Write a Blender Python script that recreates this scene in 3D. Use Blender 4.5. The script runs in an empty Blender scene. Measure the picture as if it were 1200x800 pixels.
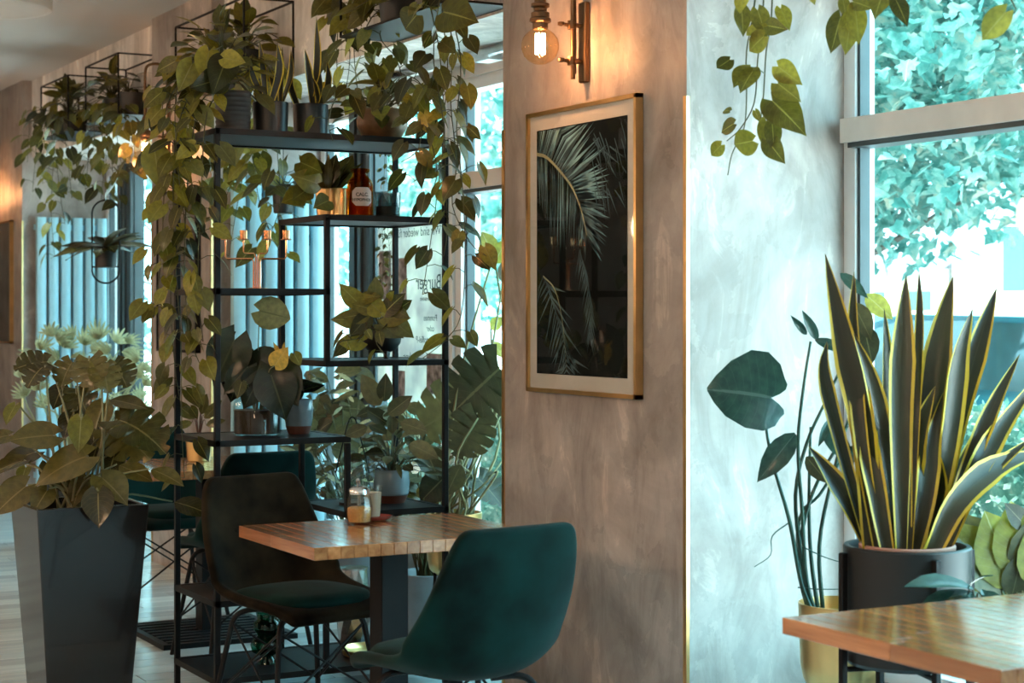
import bpy, math, random
from mathutils import Vector, Matrix
random.seed(7)
V = Vector
PI = math.pi
scene = bpy.context.scene
COL = scene.collection
rnd = random.uniform

# ------------------------------------------------------------------ camera
YAW = math.radians(28.7); SN, CS = math.sin(YAW), math.cos(YAW)
FPX, HY, EYE = 2100.0, 367.0, 1.41
cam_d = bpy.data.cameras.new('camera'); cam = bpy.data.objects.new('camera', cam_d); COL.objects.link(cam)
cam.location = (0, 0, EYE); cam.rotation_euler = (PI/2, 0, -YAW)
cam_d.sensor_width = 36; cam_d.lens = FPX/1200*36; cam_d.shift_y = (HY-400)/1200
cam_d.dof.use_dof = True; cam_d.dof.focus_distance = 6.2; cam_d.dof.aperture_fstop = 5.0
cam_d.clip_start = 0.05; cam_d.clip_end = 300
scene.camera = cam

# ------------------------------------------------------------------ world, sun, exposure
world = bpy.data.worlds.new('world'); scene.world = world; world.use_nodes = True
bg = world.node_tree.nodes['Background']
bg.inputs['Color'].default_value = (0.41, 0.86, 1.0, 1); bg.inputs['Strength'].default_value = 6.2
sun_d = bpy.data.lights.new('sun', 'SUN'); sun_d.energy = 17.0; sun_d.angle = math.radians(6); sun_d.color = (1.0, 0.96, 0.9)
sun = bpy.data.objects.new('sun', sun_d); COL.objects.link(sun)
sun.rotation_euler = (math.radians(0), math.radians(-12), math.radians(20))
vs = scene.view_settings
vs.view_transform = 'Standard'; vs.look = 'None'; vs.gamma = 1; vs.exposure = 0.7; vs.use_curve_mapping = False
scene.cycles.use_denoising = True
scene.cycles.max_bounces = 8; scene.cycles.transparent_max_bounces = 16
scene.cycles.caustics_reflective = False; scene.cycles.caustics_refractive = False
scene.cycles.sample_clamp_indirect = 6.0
WARM = (1.0, 0.62, 0.36)

def portal(y0, y1, z0, z1, x):
    l = bpy.data.lights.new('window_portal', 'AREA'); l.shape = 'RECTANGLE'; l.size = z1-z0; l.size_y = y1-y0
    l.cycles.is_portal = True
    o = bpy.data.objects.new('window_portal', l); COL.objects.link(o)
    o.location = (x, (y0+y1)/2, (z0+z1)/2); o.rotation_euler = (0, PI/2, 0)

# ------------------------------------------------------------------ where things stand
def at(px, py, d):
    a = (px-600)/FPX*d
    return V((d*SN+a*CS, d*CS-a*SN, EYE+(HY-py)/FPX*d))
def onX(px, py, X):
    return at(px, py, X/(SN+(px-600)/FPX*CS))
def onY(px, py, Y):
    return at(px, py, Y/(CS-(px-600)/FPX*SN))
def onZ(px, py, Z):
    return at(px, py, (EYE-Z)*FPX/(py-HY))

# ------------------------------------------------------------------ materials
def nodes_of(name):
    m = bpy.data.materials.new(name); m.use_nodes = True
    nt = m.node_tree
    return m, nt, nt.nodes['Principled BSDF'], nt.nodes['Material Output']
def c4(c): return (c[0], c[1], c[2], 1)
def N(nt, t, **kw):
    n = nt.nodes.new(t)
    for k, v in kw.items():
        if k.startswith('i_'): n.inputs[k[2:].replace('_', ' ')].default_value = v
        else: setattr(n, k, v)
    return n
def ramp(nt, stops):
    r = nt.nodes.new('ShaderNodeValToRGB'); e = r.color_ramp.elements
    while len(e) < len(stops): e.new(0.5)
    for el, (p, c) in zip(e, stops): el.position = p; el.color = c4(c)
    return r
def mixc(nt, fac, a, b, blend='MIX'):
    m = nt.nodes.new('ShaderNodeMix'); m.data_type = 'RGBA'; m.blend_type = blend
    for s, v in (('Factor', fac),):
        if isinstance(v, float): m.inputs[0].default_value = v
        else: nt.links.new(v, m.inputs[0])
    for idx, v in ((6, a), (7, b)):
        if isinstance(v, tuple): m.inputs[idx].default_value = c4(v)
        else: nt.links.new(v, m.inputs[idx])
    return m.outputs[2]
def plain(name, col, rough=0.5, metal=0.0, var=0.12, scale=12.0, coat=0.0, bump=0.0, sheen=0.0, emit=None, es=0.0, spec=0.5):
    m, nt, b, o = nodes_of(name)
    tc = N(nt, 'ShaderNodeTexCoord'); nz = N(nt, 'ShaderNodeTexNoise', i_Scale=scale, i_Detail=4.0)
    nt.links.new(tc.outputs['Object'], nz.inputs['Vector'])
    lo = tuple(max(0, c*(1-var)) for c in col); hi = tuple(min(1, c*(1+var)) for c in col)
    r = ramp(nt, [(0.3, lo), (0.7, hi)]); nt.links.new(nz.outputs['Fac'], r.inputs['Fac'])
    nt.links.new(r.outputs['Color'], b.inputs['Base Color'])
    b.inputs['Roughness'].default_value = rough; b.inputs['Metallic'].default_value = metal
    b.inputs['Coat Weight'].default_value = coat; b.inputs['Sheen Weight'].default_value = sheen
    b.inputs['Specular IOR Level'].default_value = spec
    if bump:
        bp = N(nt, 'ShaderNodeBump', i_Strength=bump, i_Distance=0.01); nt.links.new(nz.outputs['Fac'], bp.inputs['Height'])
        nt.links.new(bp.outputs['Normal'], b.inputs['Normal'])
    if emit:
        b.inputs['Emission Color'].default_value = c4(emit); b.inputs['Emission Strength'].default_value = es
    return m

def plaster(name, c1, c2, c3, rough=0.55):
    m, nt, b, o = nodes_of(name)
    tc = N(nt, 'ShaderNodeTexCoord')
    n1 = N(nt, 'ShaderNodeTexNoise', i_Scale=1.6, i_Detail=6.0, i_Roughness=0.6, i_Distortion=1.2)
    mp = N(nt, 'ShaderNodeMapping'); mp.inputs['Rotation'].default_value = (0.6, 0.5, 0.3); mp.inputs['Scale'].default_value = (1, 1, 0.55)
    vo = N(nt, 'ShaderNodeTexVoronoi', i_Scale=5.5, i_Randomness=1.0)
    n2 = N(nt, 'ShaderNodeTexNoise', i_Scale=4.5, i_Detail=7.0, i_Roughness=0.62, i_Distortion=0.35)
    nt.links.new(tc.outputs['Object'], n1.inputs['Vector']); nt.links.new(tc.outputs['Object'], mp.inputs['Vector'])
    nt.links.new(tc.outputs['Object'], n2.inputs['Vector'])
    add = N(nt, 'ShaderNodeVectorMath', operation='MULTIPLY_ADD'); nt.links.new(n2.outputs['Color'], add.inputs[0])
    add.inputs[1].default_value = (0.35, 0.35, 0.35); nt.links.new(mp.outputs['Vector'], add.inputs[2])
    nt.links.new(add.outputs[0], vo.inputs['Vector'])
    r1 = ramp(nt, [(0.32, c1), (0.52, c2), (0.72, c3)]); nt.links.new(n1.outputs['Fac'], r1.inputs['Fac'])
    r2 = ramp(nt, [(0.0, (0.82, 0.82, 0.82)), (0.55, (1.0, 1.0, 1.0)), (1.0, (1.16, 1.14, 1.12))]); nt.links.new(vo.outputs['Color'], r2.inputs['Fac'])
    c = mixc(nt, 0.75, r1.outputs['Color'], r2.outputs['Color'], 'MULTIPLY')
    m3 = N(nt, 'ShaderNodeMapping'); m3.inputs['Rotation'].default_value = (0.5, 0.35, 0.2); m3.inputs['Scale'].default_value = (5, 5, 1.7)
    n3 = N(nt, 'ShaderNodeTexNoise', i_Scale=1.3, i_Detail=8.0, i_Roughness=0.65, i_Distortion=0.9)
    nt.links.new(tc.outputs['Object'], m3.inputs['Vector']); nt.links.new(m3.outputs['Vector'], n3.inputs['Vector'])
    r3 = ramp(nt, [(0.36, (0.74, 0.73, 0.72)), (0.5, (1.0, 1.0, 1.0)), (0.58, (1.08, 1.08, 1.08)), (0.63, (1.45, 1.43, 1.4))]); nt.links.new(n3.outputs['Fac'], r3.inputs['Fac'])
    c = mixc(nt, 0.85, c, r3.outputs['Color'], 'MULTIPLY')
    nt.links.new(c, b.inputs['Base Color'])
    rr = ramp(nt, [(0.3, (rough-0.15,)*3), (0.7, (rough+0.15,)*3)]); nt.links.new(n2.outputs['Fac'], rr.inputs['Fac'])
    nt.links.new(rr.outputs['Color'], b.inputs['Roughness'])
    bp = N(nt, 'ShaderNodeBump', i_Strength=0.25, i_Distance=0.01); nt.links.new(n2.outputs['Fac'], bp.inputs['Height'])
    nt.links.new(bp.outputs['Normal'], b.inputs['Normal'])
    return m

def wood(name, c1, c2, rough=0.3, axis=1, scale=1.0, coat=0.3):
    m, nt, b, o = nodes_of(name)
    tc = N(nt, 'ShaderNodeTexCoord'); oi = N(nt, 'ShaderNodeObjectInfo')
    mp = N(nt, 'ShaderNodeMapping'); s = [14*scale, 14*scale, 14*scale]; s[axis] = 1.2*scale; mp.inputs['Scale'].default_value = s
    nt.links.new(tc.outputs['Object'], mp.inputs['Vector'])
    off = N(nt, 'ShaderNodeVectorMath', operation='ADD'); nt.links.new(mp.outputs['Vector'], off.inputs[0])
    sc = N(nt, 'ShaderNodeMath', operation='MULTIPLY'); nt.links.new(oi.outputs['Random'], sc.inputs[0]); sc.inputs[1].default_value = 37.0
    nt.links.new(sc.outputs[0], off.inputs[1])
    nz = N(nt, 'ShaderNodeTexNoise', i_Scale=2.2, i_Detail=6.0, i_Roughness=0.6, i_Distortion=0.6); nt.links.new(off.outputs[0], nz.inputs['Vector'])
    r = ramp(nt, [(0.3, c1), (0.7, c2)]); nt.links.new(nz.outputs['Fac'], r.inputs['Fac'])
    rv = ramp(nt, [(0.0, (0.72, 0.69, 0.66)), (0.5, (0.95, 0.93, 0.91)), (1.0, (1.2, 1.16, 1.1))]); nt.links.new(oi.outputs['Random'], rv.inputs['Fac'])
    nt.links.new(mixc(nt, 1.0, r.outputs['Color'], rv.outputs['Color'], 'MULTIPLY'), b.inputs['Base Color'])
    b.inputs['Roughness'].default_value = rough; b.inputs['Coat Weight'].default_value = coat; b.inputs['Coat Roughness'].default_value = 0.15
    return m

def leafmat(name, dark, light, vein, trans=0.35, rough=0.38, veins=9.0, edge=None):
    m, nt, b, o = nodes_of(name)
    uv = N(nt, 'ShaderNodeUVMap'); sx = N(nt, 'ShaderNodeSeparateXYZ'); nt.links.new(uv.outputs['UV'], sx.inputs[0])
    oi = N(nt, 'ShaderNodeObjectInfo')
    def M(op, a, bb=None):
        n = N(nt, 'ShaderNodeMath', operation=op)
        for i, v in enumerate((a, bb)):
            if v is None: continue
            if isinstance(v, (int, float)): n.inputs[i].default_value = v
            else: nt.links.new(v, n.inputs[i])
        return n.outputs[0]
    au = M('ABSOLUTE', M('SUBTRACT', sx.outputs['X'], 0.5))
    mid = M('LESS_THAN', au, 0.022)
    wv = M('ABSOLUTE', M('SINE', M('MULTIPLY', M('SUBTRACT', sx.outputs['Y'], M('MULTIPLY', au, 0.55)), veins*PI)))
    side = M('MULTIPLY', M('LESS_THAN', wv, 0.14), 0.2)
    r = ramp(nt, [(0.0, dark), (0.55, tuple((a+c)/2 for a, c in zip(dark, light))), (1.0, light)]); nt.links.new(oi.outputs['Random'], r.inputs['Fac'])
    tc = N(nt, 'ShaderNodeTexCoord'); nz = N(nt, 'ShaderNodeTexNoise', i_Scale=6.0, i_Detail=3.0); nt.links.new(tc.outputs['Object'], nz.inputs['Vector'])
    rn = ramp(nt, [(0.35, (0.75, 0.75, 0.75)), (0.7, (1.2, 1.2, 1.1))]); nt.links.new(nz.outputs['Fac'], rn.inputs['Fac'])
    base = mixc(nt, 1.0, r.outputs['Color'], rn.outputs['Color'], 'MULTIPLY')
    col = mixc(nt, M('MAXIMUM', mid, side), base, vein)
    if edge:
        col = mixc(nt, M('GREATER_THAN', au, 0.36), col, edge)
    nt.links.new(col, b.inputs['Base Color']); b.inputs['Roughness'].default_value = rough
    tr = N(nt, 'ShaderNodeBsdfTranslucent'); nt.links.new(col, tr.inputs['Color'])
    ms = N(nt, 'ShaderNodeMixShader'); ms.inputs[0].default_value = trans
    nt.links.new(b.outputs[0], ms.inputs[1]); nt.links.new(tr.outputs[0], ms.inputs[2]); nt.links.new(ms.outputs[0], o.inputs['Surface'])
    return m

def pane(name, tint=(0.97, 1.0, 1.0), refl=0.06, rough=0.02):
    m, nt, b, o = nodes_of(name); nt.nodes.remove(b)
    t = N(nt, 'ShaderNodeBsdfTransparent'); t.inputs[0].default_value = c4(tint)
    g = N(nt, 'ShaderNodeBsdfGlossy'); g.inputs['Roughness'].default_value = rough
    lw = N(nt, 'ShaderNodeLayerWeight', i_Blend=0.5); mu = N(nt, 'ShaderNodeMath', operation='MULTIPLY_ADD')
    pw = N(nt, 'ShaderNodeMath', operation='POWER'); nt.links.new(lw.outputs['Facing'], pw.inputs[0]); pw.inputs[1].default_value = 4.0
    nt.links.new(pw.outputs[0], mu.inputs[0]); mu.inputs[1].default_value = 0.45; mu.inputs[2].default_value = refl*0.4
    ms = N(nt, 'ShaderNodeMixShader'); nt.links.new(mu.outputs[0], ms.inputs[0])
    nt.links.new(t.outputs[0], ms.inputs[1]); nt.links.new(g.outputs[0], ms.inputs[2]); nt.links.new(ms.outputs[0], o.inputs['Surface'])
    return m
def glow(name, col, s):
    m, nt, b, o = nodes_of(name); b.inputs['Base Color'].default_value = c4(col)
    b.inputs['Emission Color'].default_value = c4(col); b.inputs['Emission Strength'].default_value = s
    return m

M = {}
M['plaster'] = plaster('plaster', (0.25, 0.215, 0.195), (0.36, 0.315, 0.29), (0.47, 0.425, 0.395))
M['bulk'] = plaster('bulkhead_plaster', (0.72, 0.68, 0.65), (0.78, 0.74, 0.71), (0.82, 0.79, 0.76), 0.7)
M['ceil'] = plain('ceiling_paint', (0.62, 0.6, 0.58), 0.8, var=0.05, scale=1.5)
M['wallpaint'] = plain('wall_paint', (0.42, 0.36, 0.33), 0.8, var=0.08, scale=2)
M['subfloor'] = wood('subfloor_wood', (0.30, 0.29, 0.28), (0.42, 0.4, 0.38), 0.42, 0, 0.6, 0.1)
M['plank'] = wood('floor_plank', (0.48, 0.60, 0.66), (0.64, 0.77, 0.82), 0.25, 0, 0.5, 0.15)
M['frame_dark'] = plain('window_frame_anthracite', (0.035, 0.05, 0.055), 0.4)
M['frame_light'] = plain('window_frame_beige', (0.66, 0.62, 0.59), 0.45, var=0.05)
M['frame_white'] = plain('window_frame_white', (0.75, 0.78, 0.8), 0.4, var=0.03)
M['glass'] = pane('window_glass')
M['jar'] = pane('vessel_glass', (0.92, 0.97, 0.97), 0.09)
M['jar_green'] = pane('green_glass', (0.08, 0.42, 0.32), 0.12)
M['amber'] = pane('amber_glass', (0.9, 0.48, 0.10), 0.05)
M['bulbglass'] = pane('bulb_glass', (1.0, 0.86, 0.66), 0.16)
M['brass'] = plain('brass', (0.72, 0.46, 0.2), 0.28, 1.0)
M['gold'] = plain('satin_gold', (0.78, 0.55, 0.24), 0.32, 1.0, var=0.05)
M['bronze'] = plain('aged_bronze', (0.18, 0.105, 0.055), 0.35, 0.9)
M['copper'] = plain('copper', (0.82, 0.36, 0.17), 0.25, 1.0, var=0.04)
M['black'] = plain('black_metal', (0.006, 0.006, 0.007), 0.5, 0.0, spec=0.2)
M['blackpot'] = plain('black_ceramic', (0.008, 0.010, 0.011), 0.42)
M['greypot'] = plain('grey_ribbed_ceramic', (0.05, 0.048, 0.048), 0.5)
M['bluepot'] = plain('blue_glazed_ceramic', (0.16, 0.24, 0.29), 0.25, coat=0.4)
M['redclay'] = plain('red_brown_clay', (0.10, 0.035, 0.022), 0.55)
M['brownpot'] = plain('brown_mottled_ceramic', (0.16, 0.085, 0.035), 0.4, var=0.5, scale=18)
M['planter'] = plain('glossy_anthracite_planter', (0.013, 0.013, 0.014), 0.14, var=0.03, coat=0.2)
M['soil'] = plain('soil', (0.03, 0.02, 0.014), 0.95, scale=60, bump=0.6)
M['velvet'] = plain('teal_velvet', (0.0013, 0.0165, 0.0145), 0.7, var=0.75, scale=6, sheen=0.04, spec=0.08)
M['velvet_dark'] = plain('olive_black_velvet', (0.014, 0.010, 0.0055), 0.7, var=0.95, scale=7, sheen=0.02, spec=0.05)
M['stave'] = wood('butcher_block_wood', (0.27, 0.095, 0.035), (0.55, 0.24, 0.10), 0.16, 1, 1.0, 0.8)
M['rad'] = plain('radiator_enamel', (0.34, 0.60, 0.70), 0.42, var=0.04)
M['mat_board'] = plain('picture_mat', (0.62, 0.52, 0.46), 0.7, var=0.03)
M['print_black'] = plain('print_black', (0.006, 0.008, 0.009), 0.7, var=0.5, scale=4, spec=0.05)
M['print_leaf'] = plain('print_leaf', (0.26, 0.42, 0.44), 0.7, spec=0.05, var=0.5, scale=9)
M['print_leaf2'] = plain('print_leaf_dim', (0.09, 0.13, 0.14), 0.7, spec=0.05, var=0.5, scale=9)
M['print_rib'] = plain('print_rib', (0.38, 0.33, 0.17), 0.3)
M['print_grey'] = plain('print_grey_photo', (0.10, 0.09, 0.085), 0.35, var=0.9, scale=7)
M['print_wood'] = plain('print_wood_photo', (0.15, 0.11, 0.09), 0.5, var=0.6, scale=6)
M['paper'] = leafmat('poster_paper', (0.78, 0.8, 0.8), (0.8, 0.82, 0.82), (0.79, 0.81, 0.81), 0.5, 0.8)
M['paperink'] = plain('poster_ink', (0.05, 0.09, 0.1), 0.8)
M['paperphoto'] = plain('poster_photo', (0.25, 0.22, 0.22), 0.8, var=0.8, scale=22)
M['label'] = plain('bottle_label', (0.66, 0.52, 0.46), 0.7, var=0.03)
M['sugar'] = plain('brown_sugar', (0.62, 0.25, 0.06), 0.9, scale=120, bump=0.3)
M['latte'] = plain('milk_coffee', (0.55, 0.36, 0.26), 0.6)
M['steel'] = plain('steel', (0.55, 0.57, 0.58), 0.22, 1.0)
M['saucer'] = plain('red_glazed_saucer', (0.32, 0.06, 0.045), 0.25, coat=0.4)
M['water'] = plain('brown_water', (0.028, 0.011, 0.004), 0.5, spec=0.2, var=0.7, scale=25)
M['conc'] = plain('grey_concrete', (0.16, 0.17, 0.18), 0.7)
M['lampshade'] = plain('white_lampshade', (0.68, 0.68, 0.66), 0.6, var=0.02)
M['filament'] = glow('filament', (1.0, 0.5, 0.24), 330)
M['fillglow'] = glow('warm_fill_glow', (1.0, 0.62, 0.37), 34.0)  # emission of the globes added as warm room fill
M['stem'] = plain('plant_stem', (0.06, 0.06, 0.02), 0.6)
M['stem_pale'] = plain('plant_stem_pale', (0.22, 0.2, 0.09), 0.6)
M['bark'] = plain('bark', (0.10, 0.08, 0.065), 0.9, var=0.4, bump=0.5)
M['pothos'] = leafmat('pothos_leaf', (0.030, 0.032, 0.005), (0.30, 0.26, 0.032), (0.27, 0.245, 0.06), 0.35, 0.33)
M['pothos_dk'] = leafmat('pothos_leaf_deep', (0.016, 0.021, 0.007), (0.15, 0.145, 0.032), (0.13, 0.13, 0.045), 0.3, 0.3)
M['philo'] = leafmat('philodendron_leaf', (0.022, 0.022, 0.008), (0.15, 0.125, 0.032), (0.2, 0.16, 0.055), 0.22, 0.2)
M['lime'] = leafmat('lime_leaf', (0.15, 0.15, 0.02), (0.30, 0.27, 0.05), (0.32, 0.3, 0.1), 0.45, 0.35)
M['pale'] = leafmat('pale_leaf', (0.30, 0.30, 0.16), (0.55, 0.55, 0.34), (0.5, 0.5, 0.36), 0.5, 0.4)
M['olive'] = leafmat('olive_leaf', (0.028, 0.032, 0.015), (0.14, 0.13, 0.055), (0.14, 0.13, 0.06), 0.35, 0.35)
M['tealleaf'] = leafmat('glossy_teal_leaf', (0.02, 0.055, 0.045), (0.04, 0.11, 0.09), (0.06, 0.12, 0.10), 0.25, 0.24)
M['anth'] = leafmat('anthurium_leaf', (0.010, 0.016, 0.008), (0.03, 0.042, 0.02), (0.06, 0.07, 0.03), 0.2, 0.25)
M['anthpale'] = leafmat('anthurium_pale_spathe', (0.22, 0.22, 0.09), (0.28, 0.27, 0.12), (0.15, 0.16, 0.06), 0.4, 0.4)
M['spathe'] = leafmat('anthurium_yellow_spathe', (0.62, 0.34, 0.04), (0.75, 0.45, 0.08), (0.7, 0.45, 0.12), 0.3, 0.35)
M['blade'] = leafmat('snake_blade', (0.018, 0.02, 0.011), (0.05, 0.05, 0.03), (0.035, 0.036, 0.02), 0.12, 0.35, 26.0)
M['bladeedge'] = plain('snake_blade_margin', (0.66, 0.49, 0.05), 0.4, var=0.15)
M['yellowleaf'] = leafmat('yellow_green_leaf', (0.36, 0.34, 0.06), (0.5, 0.46, 0.11), (0.5, 0.47, 0.2), 0.55, 0.4)
M['maple'] = leafmat('maple_leaf', (0.05, 0.19, 0.155), (0.26, 0.40, 0.33), (0.3, 0.42, 0.35), 0.4, 0.5)
M['hedge'] = leafmat('hedge_leaf', (0.03, 0.22, 0.16), (0.4, 0.55, 0.42), (0.4, 0.55, 0.45), 0.4, 0.5)
M['carpaint'] = plain('cyan_car_paint', (0.02, 0.19, 0.25), 0.25, 0.2, coat=0.8, var=0.03)
M['carglass'] = plain('car_glass', (0.03, 0.09, 0.10), 0.08, coat=0.6)
M['tyre'] = plain('tyre_rubber', (0.02, 0.02, 0.02), 0.8)
M['housewall'] = plain('white_render', (0.42, 0.40, 0.37), 0.9, var=0.04, scale=1)
M['street'] = plain('pale_pavement', (0.72, 0.72, 0.70), 0.9, var=0.1, scale=3)
M['fencewhite'] = plain('white_paint', (0.8, 0.8, 0.78), 0.6, var=0.03)

# ------------------------------------------------------------------ mesh builder
class MB:
    def __init__(s): s.v = []; s.f = []; s.m = []; s.uv = {}
    def add(s, vs, fs, mi=0):
        n = len(s.v); s.v += [tuple(p) for p in vs]
        for f in fs: s.f.append(tuple(i+n for i in f)); s.m.append(mi)
        return s
    def box(s, a, b, mi=0):
        x0, y0, z0 = a; x1, y1, z1 = b
        return s.add([(x0,y0,z0),(x1,y0,z0),(x1,y1,z0),(x0,y1,z0),(x0,y0,z1),(x1,y0,z1),(x1,y1,z1),(x0,y1,z1)],
              [(0,3,2,1),(4,5,6,7),(0,1,5,4),(1,2,6,5),(2,3,7,6),(3,0,4,7)], mi)
    def cbox(s, a, b, c=0.003, mi=0):
        # box with a chamfered top and sides
        x0,y0,z0 = a; x1,y1,z1 = b
        rings = [(c, z0), (0, z0+c), (0, z1-c), (c, z1)]
        vs = []
        for i, z in rings:
            q = c
            vs += [(x0+i+q, y0+i, z), (x1-i-q, y0+i, z), (x1-i, y0+i+q, z), (x1-i, y1-i-q, z), (x1-i-q, y1-i, z), (x0+i+q, y1-i, z), (x0+i, y1-i-q, z), (x0+i, y0+i+q, z)]
        fs = [tuple(range(7, -1, -1)), tuple(range(24, 32))]
        for r in range(3):
            for k in range(8): fs.append((r*8+k, r*8+(k+1)%8, r*8+8+(k+1)%8, r*8+8+k))
        return s.add(vs, fs, mi)
    def tube(s, pts, r, n=6, mi=0, cap=True, closed=False):
        pts = [V(p) for p in pts]; L = len(pts)
        rr = r if isinstance(r, (list, tuple)) else [r]*L
        vs = []; up = None
        for i, p in enumerate(pts):
            if closed: t = pts[(i+1) % L]-pts[i-1]
            else: t = pts[min(i+1, L-1)]-pts[max(i-1, 0)]
            if t.length < 1e-9: t = V((0,0,1))
            t.normalize()
            if up is None: up = t.orthogonal().normalized()
            else:
                up = up-t*up.dot(t)
                up = up.normalized() if up.length > 1e-6 else t.orthogonal().normalized()
            w = t.cross(up)
            for k in range(n):
                a = 2*PI*k/n
                vs.append(p+(up*math.cos(a)+w*math.sin(a))*rr[i])
        fs = []
        for i in range(L if closed else L-1):
            j = (i+1) % L
            for k in range(n): fs.append((i*n+k, i*n+(k+1)%n, j*n+(k+1)%n, j*n+k))
        if cap and not closed: fs += [tuple(range(n-1, -1, -1)), tuple(range((L-1)*n, L*n))]
        return s.add(vs, fs, mi)
    def lathe(s, prof, n=24, c=(0,0,0), mi=0):
        vs = []; fs = []
        for r, z in prof:
            for k in range(n):
                a = 2*PI*k/n; vs.append((c[0]+r*math.cos(a), c[1]+r*math.sin(a), c[2]+z))
        for i in range(len(prof)-1):
            for k in range(n): fs.append((i*n+k, i*n+(k+1)%n, (i+1)*n+(k+1)%n, (i+1)*n+k))
        if prof[0][0] > 1e-6: fs.append(tuple(range(n-1, -1, -1)))
        if prof[-1][0] > 1e-6: fs.append(tuple(range((len(prof)-1)*n, len(prof)*n)))
        return s.add(vs, fs, mi)
    def mesh(s, name, mats, smooth=True, angle=40):
        me = bpy.data.meshes.new(name); me.from_pydata(s.v, [], s.f)
        for m in (mats if isinstance(mats, (list, tuple)) else [mats]): me.materials.append(M[m] if isinstance(m, str) else m)
        me.polygons.foreach_set('material_index', s.m)
        if s.uv:
            ul = me.uv_layers.new(name='UVMap')
            for l in me.loops: ul.data[l.index].uv = s.uv.get(l.vertex_index, (0.5, 0.5))
        me.update()
        if smooth:
            me.polygons.foreach_set('use_smooth', [True]*len(me.polygons))
            if angle < 180: me.set_sharp_from_angle(angle=math.radians(angle))
        return me
    def build(s, name, mats, parent=None, smooth=True, angle=40, **kw):
        return link(name, s.mesh(name, mats, smooth, angle), parent, **kw)

def link(name, me, parent=None, loc=None, rot=None, label=None):
    o = bpy.data.objects.new(name, me); COL.objects.link(o)
    if parent: o.parent = parent
    if loc is not None: o.location = loc
    if rot is not None: o.rotation_euler = rot
    if label: o['label'] = label
    return o
def tag(o, label, cat, group=None):
    o['label'] = label; o['category'] = cat
    if group: o['group'] = group
    return o
def thing(name, label, cat, loc=(0,0,0), rz=0, group=None):
    o = bpy.data.objects.new(name, None); COL.objects.link(o); o.empty_display_size = 0.1
    o.location = loc; o.rotation_euler = (0, 0, rz)
    return tag(o, label, cat, group)
def struct(name, mb, mats, parent=None, **kw):
    o = mb.build(name, mats, parent, **kw)
    if parent is None: o['kind'] = 'structure'
    return o
def dup(root, label, loc, rz=0):
    def cp(o, par):
        c = o.copy(); COL.objects.link(c); c.parent = par
        for ch in list(o.children): cp(ch, c)
        return c
    kids = list(root.children)
    r = root.copy(); COL.objects.link(r); r.location = loc; r.rotation_euler = (0, 0, rz); r['label'] = label
    for ch in kids: cp(ch, r)
    return r
def smooth_pts(pts, sub=4):
    pts = [V(p) for p in pts]
    if len(pts) < 3: return pts
    out = []
    P = [pts[0]*2-pts[1]]+pts+[pts[-1]*2-pts[-2]]
    for i in range(1, len(P)-2):
        a, b, c, d = P[i-1], P[i], P[i+1], P[i+2]
        for k in range(sub):
            t = k/sub
            out.append(0.5*((2*b)+(c-a)*t+(2*a-5*b+4*c-d)*t*t+(3*b-a-3*c+d)*t**3))
    out.append(pts[-1])
    return out

# ------------------------------------------------------------------ leaves
def grid_leaf(name, prof, mat, lobe=0.0, fold=0.18, droop=0.25, cup=0.0, wav=0.0, cols=(-1,-0.55,0,0.55,1)):
    mb = MB(); nc = len(cols)
    for i, (t, w) in enumerate(prof):
        for c in cols:
            x = c*w/2; y = t-lobe*math.sin(PI*min(1, abs(c)*.8))*(1-t)**3
            z = fold*abs(x)-droop*t*t+cup*x*x+wav*math.sin(t*9+c*2)*abs(c)
            mb.uv[len(mb.v)] = (c*0.5+0.5, t); mb.v.append((x, y, z))
    for i in range(len(prof)-1):
        for k in range(nc-1):
            mb.f.append((i*nc+k, i*nc+k+1, (i+1)*nc+k+1, (i+1)*nc+k)); mb.m.append(0)
    return mb.mesh(name, mat, True, 180)
HEART = [(0,.40),(.05,.53),(.13,.65),(.23,.73),(.35,.745),(.47,.69),(.6,.57),(.72,.41),(.83,.25),(.92,.10),(1,0)]
OVAL = [(0,.06),(.12,.34),(.3,.52),(.5,.56),(.7,.44),(.88,.2),(1,0)]
LANCE = [(0,.04),(.2,.17),(.45,.24),(.7,.19),(.9,.07),(1,0)]
ROUND = [(0,.5),(.1,.78),(.3,1.0),(.55,.98),(.78,.7),(.92,.35),(1,.05)]
def mon_leaf(name, mat, nl=5, fold=0.12, droop=0.3):
    prof = []; base = lambda t: 1.0*math.sin(PI*min(1, (t*0.9+0.13)))**0.7
    for k in range(nl):
        t0 = k/nl*0.9; h = 0.9/nl
        prof += [(t0+0.02*h, base(t0)), (t0+0.45*h, base(t0+.45*h)), (t0+0.78*h, base(t0+0.78*h)*0.96), (t0+0.84*h, base(t0+.8*h)*0.58), (t0+0.93*h, base(t0+.9*h)*0.56)]
    prof += [(0.95, 0.28), (1.0, 0.0)]
    mb = MB(); cols = (-1, -0.5, 0, 0.5, 1)
    for t, w in prof:
        full = base(min(t, 0.95)) if t < 0.94 else w
        for c in cols:
            ww = w if abs(c) > 0.9 else min(full*0.9, w*1.0 if w < full*0.7 else full)
            x = c*ww/2; y = t+0.18*abs(c)*w*(t-0.3)-0.22*abs(c)**1.5*(1-t)**3
            mb.uv[len(mb.v)] = (c*.5+.5, t); mb.v.append((x, y, fold*abs(x)-droop*t*t))
    for i in range(len(prof)-1):
        for k in range(4): mb.f.append((i*5+k, i*5+k+1, i*5+6+k, i*5+5+k)); mb.m.append(0)
    return mb.mesh(name, mat, True, 180)
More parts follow.
